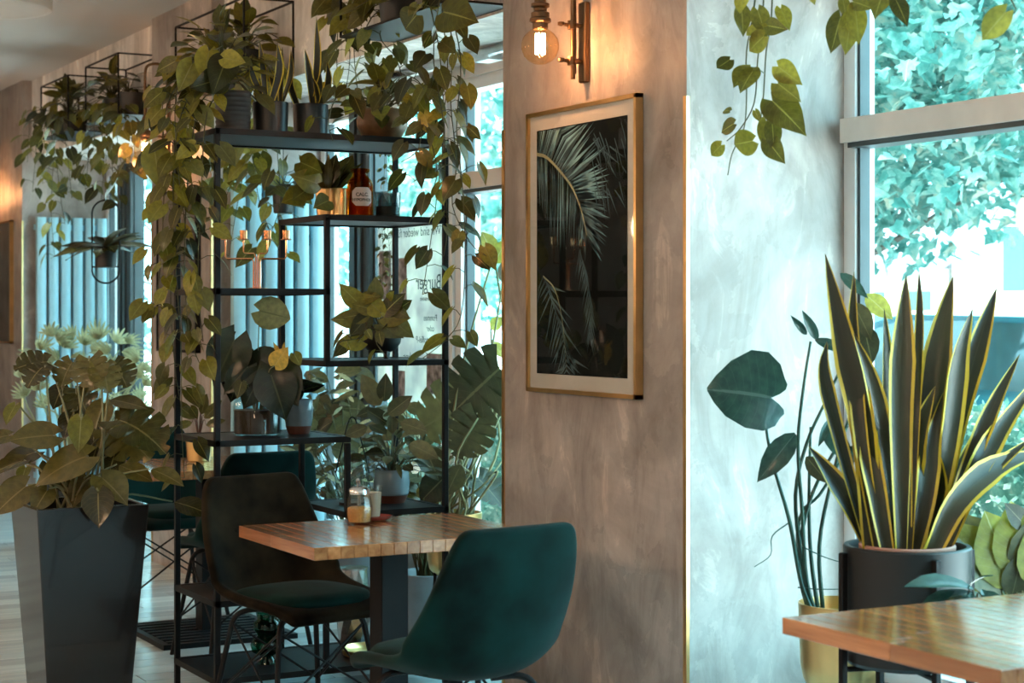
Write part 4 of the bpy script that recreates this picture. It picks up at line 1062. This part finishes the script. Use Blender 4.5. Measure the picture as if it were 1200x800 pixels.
# ------------------------------------------------------------------ on the tables
jp = onZ(421, 614, .75)
t = thing('sugar_jar', 'glass sugar shaker with steel spout half full of brown sugar', 'sugar jar', jp+V((0, 0, .0005)))
MB().lathe([(0, .0), (.034, .0), (.038, .005), (.041, .03), (.042, .06), (.036, .088), (.031, .095), (.029, .095), (.034, .086), (.039, .06), (.038, .03), (.035, .009), (0, .008)], 12).build('glass_body', 'jar', t, angle=20)
MB().lathe([(0, .0085), (.034, .0085), (.037, .03), (.037, .05), (.03, .054), (0, .056)], 20).build('sugar', 'sugar', t)
MB().lathe([(0, .094), (.033, .094), (.033, .108), (.026, .117), (.012, .121), (0, .122)], 20).build('lid', 'steel', t)
MB().tube([(0, 0, .055), (0, 0, .12), (-.01, -.01, .14)], .0065, 8).build('spout', 'steel', t)
sp_ = onZ(437, 609.5, .75)
t = tag(MB().lathe([(0, .004), (.04, .004), (.062, .012), (.064, .014), (.06, .009), (.04, .0), (0, 0)], 30).build('saucer', 'saucer', angle=50), 'red glazed saucer under the coffee glass', 'saucer'); t.location = sp_+V((0, 0, .0005))
t = thing('coffee_glass', 'tall glass of milk coffee standing on the red saucer', 'glass', sp_+V((0, 0, .005)))
MB().lathe([(0, 0), (.022, 0), (.024, .004), (.031, .105), (.029, .105), (.0225, .008), (0, .008)], 20).build('glass_body', 'jar', t)
MB().lathe([(0, .009), (.022, .009), (.0275, .085), (0, .086)], 18).build('coffee', 'latte', t)
p = Plant('potted_leafy_plant', 'red stemmed plant in a gold pot on the rear table', V((onZ(233, 540, .75).x, onZ(233, 540, .75).y, .75)), stem='redclay')
p.pot(straight(.052, .06, .11), 'gold', soil=(.054, .09))
b0 = p.o+V((0, 0, .09))
for q in ((228,490,200,468), (225,495,203,500), (238,480,228,455), (240,490,258,470), (236,485,242,462), (242,498,262,492)): hl('ovaldk', *q, d=7.7, wide=.8)
p.done()

# ================================================================== hanging plants in the racks
def rackpot(p, r=.075, h=.13, mt='blackpot'):
    p.pot(straight(r*.85, r, h), mt, soil=(r*.85, h*.85))
def rackplant(label, y, vines, nb, size, x=3.035, keys=('pothos', 'pothos_dk'), rx=.16, ry=.22, rz=.15, step=.075, r=.075, h=.13, lo=-.3):
    p = Plant('hanging_pothos', label, (x, y, RZ0+.003)); rackpot(p, r, h)
    if nb: p.bush(p.o+V((-.02, 0, h)), rx, rz, nb, size, lo=lo, keys=list(keys), ry=ry)
    s = p.o+V((0, 0, h))
    for v in vines:
        pts = [s]+[q if isinstance(q, V) else onX(q[0], q[1], q[2] if len(q) > 2 else 2.9) for q in v]
        p.vine(pts, step, size, keys=list(keys), lat=.05, start=.1)
    return p
rackplant('pothos trailing from the wire rack above the far radiator', 11.4, [[(45,140),(42,180),(38,225)], [(60,140),(66,190),(72,238),(76,262)], [(55,140),(52,170),(50,215)], [(75,145),(80,190),(84,232)], [(68,140),(62,200),(60,250),(64,300)], [(40,130),(34,160),(32,190)]], 66, .085, ry=.4, rx=.2, rz=.2, r=.1, step=.06).done()
rackplant('pothos trailing from the wire rack beside the half hidden bulb', 10.4, [[(105,140),(104,180),(100,222)], [(120,140),(122,190),(118,236)], [(135,140),(140,180),(148,215)], [(112,140),(110,170),(96,205)], [(150,145),(158,180),(150,205)], [(128,140),(132,200),(138,240)]], 60, .085, ry=.34, rx=.2, rz=.2, step=.06).done()
p = rackplant('black basket of pothos at the end of the rack by the bulb', 10.1, [], 10, .1); p.done()
rackplant('pothos in the wire rack above the copper candelabra', 8.2, [[(310,100,3.0),(295,160,3.0),(280,230,3.0),(268,300,3.0)], [(300,100,2.95),(285,170,2.95),(262,240,2.95)], [(320,100,3.0),(300,180,3.0),(305,240,3.0),(330,300,3.0)], [(330,100,3.0),(325,170,3.0),(328,240,3.0),(310,290,3.0)], [(290,110,2.95),(272,170,2.95),(262,215,2.95)]], 44, .10, keys=('pothos', 'pothos', 'lime'), ry=.3, rz=.18).done()
rackplant('second pothos in the wire rack above the copper candelabra', 8.62, [[(275,90,2.95),(265,140,2.95),(262,200,2.95),(258,260,2.95)], [(285,95,2.95),(290,150,2.95),(300,200,2.95),(320,230,2.95)], [(270,80,2.9),(258,120,2.9),(250,180,2.9)]], 36, .10, keys=('pothos', 'pothos_dk'), ry=.28, rz=.18).done()
rackplant('pothos in a black pot, longest strand beside the shelf post', 6.05, [
    [(505,0,2.95),(515,60,2.95),(520,130,2.95),(522,200,2.95),(524,270,2.95),(520,300,2.95)],
    [(520,0,2.95),(530,50,2.95),(528,120,2.95),(535,190,2.95),(530,240,2.95),(552,285,2.95),(570,300,2.95)],
    [(515,0,2.9),(508,70,2.9),(520,150,2.9),(512,230,2.9),(505,280,2.9),(495,345,2.9)],
    [(525,0,2.95),(540,70,2.95),(535,150,2.95),(542,220,2.95),(545,300,2.95),(540,370,2.95),(520,400,2.95),(495,420,2.95)],
    [(518,10,2.97),(525,90,2.97),(512,170,2.97),(500,200,2.97),(482,215,2.97)]],
    10, .078, keys=('pothos', 'pothos_dk', 'pothos'), step=.075, x=3.03).done()
p = rackplant('pothos in a black pot, strands above the brown pot', 6.5, [
    [(420,20,3.0),(415,60,3.0),(420,110,3.0),(430,140,3.0)], [(405,10,3.0),(395,50,3.0),(395,100,3.0),(388,130,3.0)], [(430,30,3.0),(440,80,3.0),(455,110,3.0),(462,140,3.0)],
    [(400,0,3.0),(410,60,3.0),(405,110,3.0)], [(445,40,2.98),(465,70,2.98),(475,110,2.98)]], 20, .088, keys=('pothos_dk', 'pothos'), step=.06)
p.leaf('pothos', onX(398,4,2.95), onX(372,6,2.95)); p.leaf('pothos_dk', onX(405,15,2.95), onX(384,26,2.95)); p.leaf('pothos', onX(488,18,2.9), onX(468,40,2.9)); p.leaf('pothos', onX(520,14,2.9), onX(550,20,2.9)); p.done()
# bay with the big window: strands coming down from above
p = rackplant('pothos strands hanging in front of the pale plastered corner', 4.05, [
    [(885,0,3.0),(875,60,3.0),(875,110,3.0),(872,150,3.0),(858,180,3.0),(853,205,3.0)],
    [(905,0,3.0),(898,60,3.0),(895,110,3.0),(892,150,3.0),(905,180,3.0)],
    [(895,0,3.0),(888,70,3.0),(884,120,3.0),(868,150,3.0),(852,165,3.0)]], 0, .085, keys=('pothos',), step=.5)
for q in ((869,10,872,42), (888,12,898,42), (895,43,872,62), (855,70,838,82), (915,10,926,32), (912,78,935,96), (912,98,936,117), (905,118,940,150), (905,128,920,148), (898,142,896,175), (905,145,908,178), (882,165,852,172), (860,145,842,155), (855,130,845,128), (845,170,830,185), (900,165,918,190), (885,130,890,142), (880,42,900,30), (900,30,920,34)):
    p.leaf('pothos', onX(q[0], q[1], 2.95), onX(q[2], q[3], 2.95), roll=rnd(-.5, .5), wide=.85)
p.done()
p = rackplant('pothos strands hanging beside the white window frame', 3.55, [[(990,0,3.0),(992,20,3.0)], [(1003,-5,3.0),(1005,15,3.0)], [(1050,-5,3.0),(1053,10,3.0)], [(1180,-10,3.0),(1178,15,3.0)]], 6, .085, keys=('pothos',), step=.5, lo=.0)
for q in ((985,20,973,64), (997,20,992,65), (1002,10,1008,50), (988,0,992,22), (1000,2,1020,8), (1050,0,1064,27), (1178,15,1146,50), (998,30,985,55), (1030,-3,1034,5), (950,-6,955,5)):
    p.leaf('pothos' if q[0] < 1100 else 'lime', onX(q[0], q[1], 2.95), onX(q[2], q[3], 2.95), roll=rnd(-.3, .3), wide=.8)
p.done()

p = Plant('hanging_pothos', 'small black pot of pothos hung on a cord before the radiator', onX(332, 250, 3.05))
p.pot(straight(.045, .052, .12), 'blackpot', soil=(.045, .1)); MB().tube([(0, 0, .11), (0, 0, RZ0-.004-p.o.z)], .002, 5).build('hanging_cord', 'black', p.t)
p.bush(p.o+V((0, 0, .11)), .13, .12, 20, .085, lo=-.4, keys=['pothos', 'pothos_dk', 'round']); p.done()

# ring hanging planter in the far bay
rp = onX(124, 283, 3.0)
t = Plant('ring_planter', 'bromeliad in a black pot inside an oval wire ring', rp, stem='black')
ring = []
for k in range(48):
    a = 2*PI*k/48; ring.append(U*(.082*math.cos(a))+V((0, 0, (.165 if math.sin(a) > 0 else -.165)+.082*math.sin(a))))
MB().tube(ring, .006, 6, closed=True).build('wire_ring', 'black', t.t)
MB().tube([(0, 0, .24), (0, 0, ZB-rp.z+.02), (.18, 0, ZB-rp.z+.03)], .0015, 5).build('hanging_cord', 'black', t.t)
MB().lathe(straight(.062, .066, .12), 22, (0, 0, -.155)).build('pot', 'blackpot', t.t)
MB().tube([U*-.082+V((0,0,-.15)), U*.082+V((0,0,-.15))], .005, 6).build('pot_bar', 'black', t.t)
for k in range(20):
    a = k*2.4; u = V((math.cos(a), math.sin(a), 0)); b = rp+V((0, 0, -.03)); e = rnd(-.15, .6)
    t.leaf('lance_dk' if k % 2 else 'lance', b, b+(u+V((0, 0, e)))*.3, V((0,0,1))+TOCAM*.5, size=rnd(.22, .33), wide=1.3)

# ================================================================== tall planter with philodendron
pc = onZ(43.5, 597, .75)
S0 = onY(175, 500, pc.y).x-pc.x
H0 = .75
t = Plant('tall_planter', 'tall tapered anthracite planter with a big philodendron', (pc.x+S0/2, pc.y+S0/2, 0), stem='stem_pale')
a, b = S0/2, S0/2*.72
m = MB(); vs = []
for r, z in ((b, 0), (a, H0), (a-.018, H0), (a-.03, H0-.1)):
    vs += [(-r, -r, z), (r, -r, z), (r, r, z), (-r, r, z)]
fs = [(3, 2, 1, 0)]
for k in range(3):
    for j in range(4): fs.append((k*4+j, k*4+(j+1) % 4, k*4+4+(j+1) % 4, k*4+4+j))
fs.append((12, 13, 14, 15)); m.add(vs, fs); q = m.build('planter_box', 'planter', t.t, smooth=False)
bv = q.modifiers.new('bevel', 'BEVEL'); bv.width = .004; bv.segments = 2
MB().box((-a+.03, -a+.03, H0-.1), (a-.03, a-.03, H0-.06)).build('soil', 'soil', q, smooth=False)
p = t
for (key, bx, by, tx, ty, dd) in (
    ('mon', 55,424,18,424,.1), ('mon', 50,430,30,446,.0), ('mon', 105,420,106,452,.0), ('mon', 85,424,68,446,.1), ('mon', 132,425,150,446,.1), ('mon', 120,428,128,452,.0), ('ovaldk', 130,468,172,474,.05), ('lime', 18,475,5,495,.0),
    ('philo', 62,510,8,512,-.1), ('lime', 95,492,92,528,-.1), ('philo', 120,475,105,508,.1), ('mon', 140,492,195,510,-.05), ('mon', 132,500,175,528,.05), ('philo', 100,535,36,556,-.15), ('philo', 118,510,105,545,.05), ('philo', 120,560,150,586,-.15), ('ovaldk', 140,545,178,560,-.05),
    ('ovaldk', 178,550,214,562,-.1), ('philo', 25,540,-15,552,-.05), ('philo', 10,510,-25,515,0), ('philo', 55,575,38,600,-.15), ('philo', 115,578,115,616,-.24), ('philo', 85,485,72,510,.1), ('philo', 40,530,-5,545,0), ('philo', 30,570,-10,600,-.1), ('philo', 90,470,75,495,.2), ('philo', 72,455,62,478,.2), ('olive2', 0,0,0,0,0),
    ('philo', 150,520,170,535,.1), ('lime', 30,548,24,565,.1), ('mon', 90,455,100,480,.15), ('philo', 60,545,80,575,.0), ('philo', 100,560,80,590,-.1), ('philo', 135,530,125,560,.0), ('ovaldk', 205,588,247,598,.3)):
    if key == 'olive2': continue
    d = 6.35+dd; e = at(bx, by, d)
    p.leaf(key, e, at(tx, ty, d-.06), TOCAM*.6+V((0, 0, .75)), roll=rnd(-.25, .25), wide=1.25 if key in ('philo', 'mon') else 1.0)
    s0 = p.o+V((rnd(-.08, .08), rnd(-.08, .08), H0-.07)); p.stalk([s0, s0.lerp(e, .5)+V((0, 0, .06)), e+(e-at(tx, ty, d)).normalized()*.01], .0055)
p.done()

# pale fingered plant by the far radiator, behind the planter
p = Plant('potted_fatsia', 'pale fingered plant on the floor before the far radiator', (2.95, 11.0, 0), stem='pale')
p.pot(straight(.15, .19, .4, .012), 'blackpot', soil=(.17, .33))
b0 = p.o+V((0, 0, .35))
for (x, y, r) in ((60,392,26), (48,408,24), (76,405,24), (100,402,26), (115,395,26), (137,400,24), (148,415,28), (125,412,28), (88,418,22), (160,422,26), (55,432,22), (132,432,24), (30,462,22), (52,475,20), (155,445,22), (165,465,20), (110,412,24), (145,430,24), (160,440,22), (25,440,16), (118,428,22), (150,400,22), (40,420,24), (66,420,24), (95,435,24), (70,445,22), (105,450,22), (170,450,22), (165,480,22), (140,470,20), (45,455,22), (60,470,20), (85,395,22), (70,398,22), (168,432,22)):
    d = 11.3+rnd(-.25, .25); c = at(x, y, d); L = r/FPX*d*1.7; dr = V((rnd(-.7, .7), rnd(-.3, .3), rnd(.2, 1))).normalized()
    p.leaf('palmate', c-dr*L*.4, c+dr*L*.6, TOCAM+V((rnd(-.4, .4), 0, rnd(0, .8))))
    p.stalk([b0, b0.lerp(c, .55)+V((rnd(-.1, .1), rnd(-.1, .1), .1)), c-dr*L*.4], .007)
p.done()

# plants in the middle bay behind the shelf
p = Plant('potted_monstera', 'big monstera in a gold footed pot by the middle window', (3.30, 6.52, 0), stem='stem_pale')
p.pot([(0, .35), (.08, .35), (.10, .37), (.11, .41), (.115, .6), (.111, .601), (.108, .56), (0, .55)], 'gold', n=36)
for k in range(4):
    a = AC+.5+k*PI/2; MB().tube([(.085*math.cos(a), .085*math.sin(a), .36), (.11*math.cos(a), .11*math.sin(a), 0)], .007, 8).build('leg', 'black', p.t)
b0 = p.o+V((0, 0, .55))
for (key, bx, by, tx, ty, d, w) in (('monolive', 585,432,530,482,7.3,1.2), ('monolive', 560,490,535,535,7.2,1.2), ('monolive', 555,470,488,500,7.4,1.2), ('monolive', 575,462,600,500,7.5,1.1), ('round', 500,530,515,560,7.2,1.0), ('monolive', 560,445,545,420,7.6,1.1), ('yellow', 578,400,590,418,7.5,1.2), ('yellow', 575,385,588,372,7.5,1.2), ('yellow', 578,300,566,272,7.5,1.3), ('yellow', 580,308,592,282,7.5,1.3), ('oval', 590,330,600,300,7.5,1.3), ('round', 520,560,495,585,7.2,1), ('oval', 540,545,522,580,7.1,1.2), ('monolive', 560,560,590,590,7.3,1.1), ('yellow', 572,425,585,445,7.4,1.2), ('round', 545,520,565,500,7.3,.8), ('oval', 510,575,500,600,7.2,1.2)):
    e = at(bx, by, d); p.leaf(key, e, at(tx, ty, d-.05), TOCAM+V((.3, 0, .3)), roll=rnd(-.3, .3), wide=w)
    p.stalk([b0+V((rnd(-.08, .08), rnd(-.08, .08), 0)), b0.lerp(e, .5)+V((rnd(-.12, .12), rnd(-.12, .12), .05)), e], .007)
for k in range(9):
    e = at(rnd(530, 590), rnd(470, 560), 7.3); p.stalk([b0+V((rnd(-.1, .1), rnd(-.1, .1), 0)), at(rnd(525, 590), rnd(540, 600), 7.2), e], .006)
p.done()
p = Plant('potted_rubber_plant', 'leafy shrub in a grey pot before the dark window post', (3.42, 7.75, 0), stem='stem')
p.pot(straight(.13, .16, .30, .01), 'conc', soil=(.14, .25)); b0 = p.o+V((0, 0, .27))
for k in range(115):
    e = at(rnd(355, 425), rnd(435, 585), 8.3+rnd(-.25, .3)); a = rnd(0, 6.28); dr = V((math.cos(a), math.sin(a), rnd(-.7, .8))).normalized()
    p.leaf(random.choice(['oval', 'lance', 'lance', 'round', 'palelance']), e, e+dr*rnd(.07, .14), TOCAM+V((rnd(-.6, .6), 0, .5)))
    if k % 2: p.stalk([b0+V((rnd(-.05, .05), rnd(-.05, .05), 0)), b0.lerp(e, .5)+V((rnd(-.06, .06), rnd(-.06, .06), .08)), e], .004)
p.done()
p = Plant('potted_zz_plant', 'low bushy plant by the window between shelf and monstera', (3.45, 7.05, 0), stem='stem')
p.pot(straight(.11, .14, .28, .01), 'conc', soil=(.12, .23)); b0 = p.o+V((0, 0, .25))
for k in range(100):
    e = at(rnd(430, 540), rnd(470, 600), 7.75+rnd(-.25, .2)); a = rnd(0, 6.28); dr = V((math.cos(a), math.sin(a), rnd(-.8, .6))).normalized()
    p.leaf(random.choice(['oval', 'lance', 'oval', 'palelance', 'ovaldk']), e, e+dr*rnd(.07, .13), TOCAM+V((rnd(-.6, .6), 0, .5)))
    if k % 2: p.stalk([b0+V((rnd(-.05, .05), rnd(-.05, .05), 0)), b0.lerp(e, .5)+V((rnd(-.06, .06), rnd(-.06, .06), .08)), e], .004)
p.done()
# small-leaved strand hanging on the dark post
p = Plant('string_plant', 'thin small leafed strand hanging by the dark window post', onX(452, 90, 3.5)+V((0, 0, 0)))
p.pot(straight(.05, .06, .1), 'blackpot', soil=(.05, .08)); MB().tube([(0, 0, .08), (0, 0, ZB-p.o.z)], .002, 5).build('hanging_cord', 'black', p.t)
for dx in (-2, 3):
    p.vine([p.o+V((0, 0, .09))]+[onX(452+dx+rnd(-3, 3), y, 3.42) for y in (110, 180, 250, 300, 345)], .018, .026, keys=['pothos_dk', 'ovaldk'], lat=.015, r=.0015)
p.done()

# ================================================================== the corner with the big snake plant
cc = at(1063, 640, 4.62); RP = .163; ZR = cc.z; 
t = Plant('potted_snake_plant', 'large yellow edged snake plant in a black pot on a stand', (cc.x, cc.y, 0), stem='stem')
t.pot([(0, ZR-.30), (RP-.012, ZR-.30), (RP-.004, ZR-.29), (RP, ZR), (RP-.003, ZR+.004), (RP-.014, ZR+.004), (RP-.016, ZR-.03), (RP-.016, ZR-.06), (0, ZR-.06)], 'blackpot', n=48)
MB().lathe([(RP-.045, ZR-.1), (RP-.04, ZR+.004), (RP-.044, ZR+.008), (RP-.05, ZR+.004), (RP-.054, ZR-.03), (0, ZR-.03)], 40).build('inner_pot', plain('terracotta', (.42, .22, .17), .8), t.t)
for k in range(4):
    a = AC+.2+k*PI/2; x, y = (RP+.012)*math.cos(a), (RP+.012)*math.sin(a)
    MB().cbox((x-.009, y-.009, 0), (x+.009, y+.009, ZR-.012), .002).build('stand_leg', 'black', t.t, smooth=False)
for a in (AC+.2, AC+.2+PI/2):
    x, y = (RP+.012)*math.cos(a), (RP+.012)*math.sin(a); MB().tube([(x, y, ZR-.31), (-x, -y, ZR-.31)], .008, 6).build('stand_bar', 'black', t.t)
SB = [((967,297),(990,400),(1013,510),(1022,640),26,0), ((1001,318),(1000,400),(1010,520),(1030,640),15,.3), ((1036,360),(1039,430),(1043,530),(1048,640),17,-.3), ((1062,322),(1058,400),(1055,500),(1058,640),24,.1), ((1077,318),(1078,370),(1074,480),(1066,640),9,.5),
      ((1076,372),(1069,440),(1064,530),(1062,640),26,0), ((1117,323),(1102,400),(1090,490),(1073,640),28,.1), ((1140,360),(1122,420),(1110,520),(1085,640),24,-.2), ((1168,337),(1148,400),(1120,500),(1090,640),22,.3), ((1195,415),(1162,480),(1130,560),(1100,640),17,.2),
      ((1225,430),(1170,505),(1140,560),(1105,640),22,.4), ((969,400),(966,440),(985,520),(1020,640),15,-.4), ((947,522),(975,560),(1000,600),(1022,640),22,.3), ((1047,455),(1050,530),(1046,590),(1042,640),27,0), ((1096,452),(1072,520),(1062,580),(1056,640),27,-.2),
      ((1106,458),(1090,530),(1082,590),(1070,640),22,.2), ((1225,528),(1165,548),(1120,590),(1092,640),26,.5), ((1032,500),(1027,560),(1030,600),(1036,640),22,-.1), ((1158,478),(1125,550),(1100,600),(1080,640),16,.2), ((1210,512),(1150,560),(1115,600),(1088,640),20,.3), ((1000,390),(1022,450),(1040,540),(1050,640),18,-.3), ((1060,480),(1075,560),(1078,600),(1076,640),20,.2), ((1025,440),(1018,520),(1028,580),(1040,640),20,.2), ((1090,500),(1098,560),(1092,600),(1082,640),22,0)]
rg = random.Random(4)
for i, (a, b, c_, e, w, dv) in enumerate(SB):
    d1 = 4.62+rg.uniform(-.07, .07)
    base = at(e[0], e[1]+6, d1); tip = at(a[0], a[1], d1+dv*.25)
    t.blade([base, at(c_[0], c_[1], d1), at(b[0], b[1], d1+dv*.12), tip], w/FPX*4.62*1.3, TOCAM+V((rg.uniform(-.45, .45), 0, 0)), edge=.12, tw=rg.uniform(-.5, .5))
t.done()

gc = at(988, 706, 4.95)
p = Plant('potted_philodendron', 'climbing philodendron in a gold pot on slim legs', (gc.x, gc.y, 0), stem='tealleaf')
zr = gc.z; r = .123
p.pot([(0, zr-.24), (r*.72, zr-.24), (r*.88, zr-.21), (r*.95, zr-.17), (r, zr), (r-.004, zr+.001), (r-.006, zr-.02), (r-.01, zr-.05), (0, zr-.05)], 'gold', n=40, angle=50)
for k in range(4):
    a = AC+.55+k*PI/2; MB().tube([(r*.8*math.cos(a), r*.8*math.sin(a), zr-.235), (r*1.0*math.cos(a), r*1.0*math.sin(a), 0)], .007, 8).build('leg', 'black', p.t)
b0 = p.o+V((0, 0, zr-.06)); D = 4.95
for key, bx, by, tx, ty, w, nr in (('bigteal', 904,466,838,452,1.3,V((-.62, -.62, .28))), ('tealoval', 932,508,890,558,.8,None), ('tealoval', 958,398,942,366,.5,None), ('tealoval', 945,392,932,374,.5,None), ('tealoval', 955,398,998,412,.5,None), ('tealoval', 965,500,1000,540,.8,None), ('oval', 945,535,970,565,.9,None), ('tealoval', 985,545,1010,520,.8,None), ('tealoval', 975,490,960,520,.5,None), ('tealoval', 965,560,1005,575,.7,None), ('oval', 1000,355,1020,395,1.0,None), ('yellow', 1015,345,1045,372,1.0,None), ('oval', 1012,380,1022,425,1.0,None), ('tealoval', 985,320,1015,345,.6,None)):
    p.leaf(key, at(bx, by, D), at(tx, ty, D-.05), nr, wide=w)
ST = [[(897,490),(905,540),(925,610),(938,680),(955,725)], [(950,400),(942,450),(935,520),(940,600),(945,680),(958,725)], [(985,432),(965,475),(945,520),(932,580),(940,660),(955,725)], [(1003,470),(985,515),(960,560),(945,600),(935,660),(950,725)], [(950,500),(948,580),(950,650),(960,725)], [(985,540),(960,580),(940,600),(935,640),(950,720)], [(1015,400),(1000,470),(975,560),(960,640),(965,725)]]
for i, s_ in enumerate(ST): p.stalk([at(q[0], q[1], D+.01*i) for q in s_][::-1]+([at(903, 465, D)] if i == 0 else []), .007)
p.stalk(px3([(925,612,D),(905,628,D),(903,650,D),(884,664,D)]), .002); p.stalk(px3([(940,640,D),(965,652,D),(990,660,D)]), .002); p.stalk(px3([(935,688,D),(960,690,D),(1000,690,D)]), .002)
p.done()

# broad leaved plants low by the window
p = Plant('potted_ficus', 'broad yellow green leafed plant by the window behind the pot', (3.50, 3.42, 0), stem='stem_pale')
p.pot(straight(.11, .14, .3, .01), 'conc', soil=(.12, .25)); b0 = p.o+V((0, 0, .26))
for key, bx, by, tx, ty, w in (('yellow', 1172,690,1112,612,1.2), ('round', 1175,688,1130,605,.7), ('yellow', 1190,690,1158,600,1.3), ('yellow', 1200,680,1190,590,1.3), ('oval', 1195,685,1235,600,1.2), ('yellow', 1130,670,1118,615,1.1), ('oval', 1205,620,1180,590,1.0), ('yellow', 1220,690,1210,620,1.2), ('oval', 1185,700,1200,650,1.2)):
    e = at(bx, by, 4.86); p.leaf(key, e, at(tx, ty, 4.82), TOCAM+V((.1, 0, .1)), wide=w); p.stalk([b0, b0.lerp(e, .5)+V((.02, 0, .04)), e], .006)
p.done()
p = Plant('potted_peace_lily', 'low glossy leafed plant beside the stand of the snake plant', (at(1150, 700, 4.36).x, at(1150, 700, 4.36).y, 0), stem='stem')
p.pot(straight(.09, .11, .28, .01), 'conc', soil=(.1, .23)); b0 = p.o+V((0, 0, .25))
for bx, by, tx, ty in ((1140,690,1062,676), (1140,695,1075,698), (1145,700,1090,702), (1135,688,1155,665), (1145,695,1180,700), (1140,700,1120,715), (1150,690,1165,712)):
    e = at(bx, by, 4.33); p.leaf('tealoval', e, at(tx, ty, 4.28), V((0, 0, 1))+TOCAM*.4, wide=.7); p.stalk([b0, b0.lerp(e, .5)+V((.02, 0, .05)), e], .004)
p.done()

# ------------------------------------------------------------------ menu poster stuck inside the window
t = thing('window_poster', 'white menu poster on the window, its print showing reversed', 'poster', (XW-.012, 7.83, .98))
PW, PH = .76, .89
MB().box((-.001, -PW/2, 0), (.001, PW/2, PH)).build('sheet', 'paper', t, smooth=False)
def ptext(txt, size, y, z, col='paperink'):
    me = text_mesh(txt, size, col, mirror=True)
    for v in me.vertices: v.co = V((-.0016-v.co.z, -v.co.x, v.co.y))
    link('lettering', me, t, loc=(0, y, z))
ptext('Wir sind wieder für Sie da', .062, 0, .80); ptext('Burger', .10, -.20, .545); ptext('vom Lavastein', .032, -.20, .49); ptext('Pommes', .042, -.22, .395); ptext('oder', .042, -.22, .345); ptext('Süßkartoffel-P', .045, -.19, .29); ptext('lecker', .062, .0, .20)
for y0, y1, z0, z1 in ((.04, .16, .44, .70), (-.34, -.18, .05, .24), (.22, .36, .5, .74), (.06, .2, .02, .15)):
    MB().box((-.0022, y0, z0), (-.0011, y1, z1)).build('printed_photo', 'paperphoto', t, smooth=False)
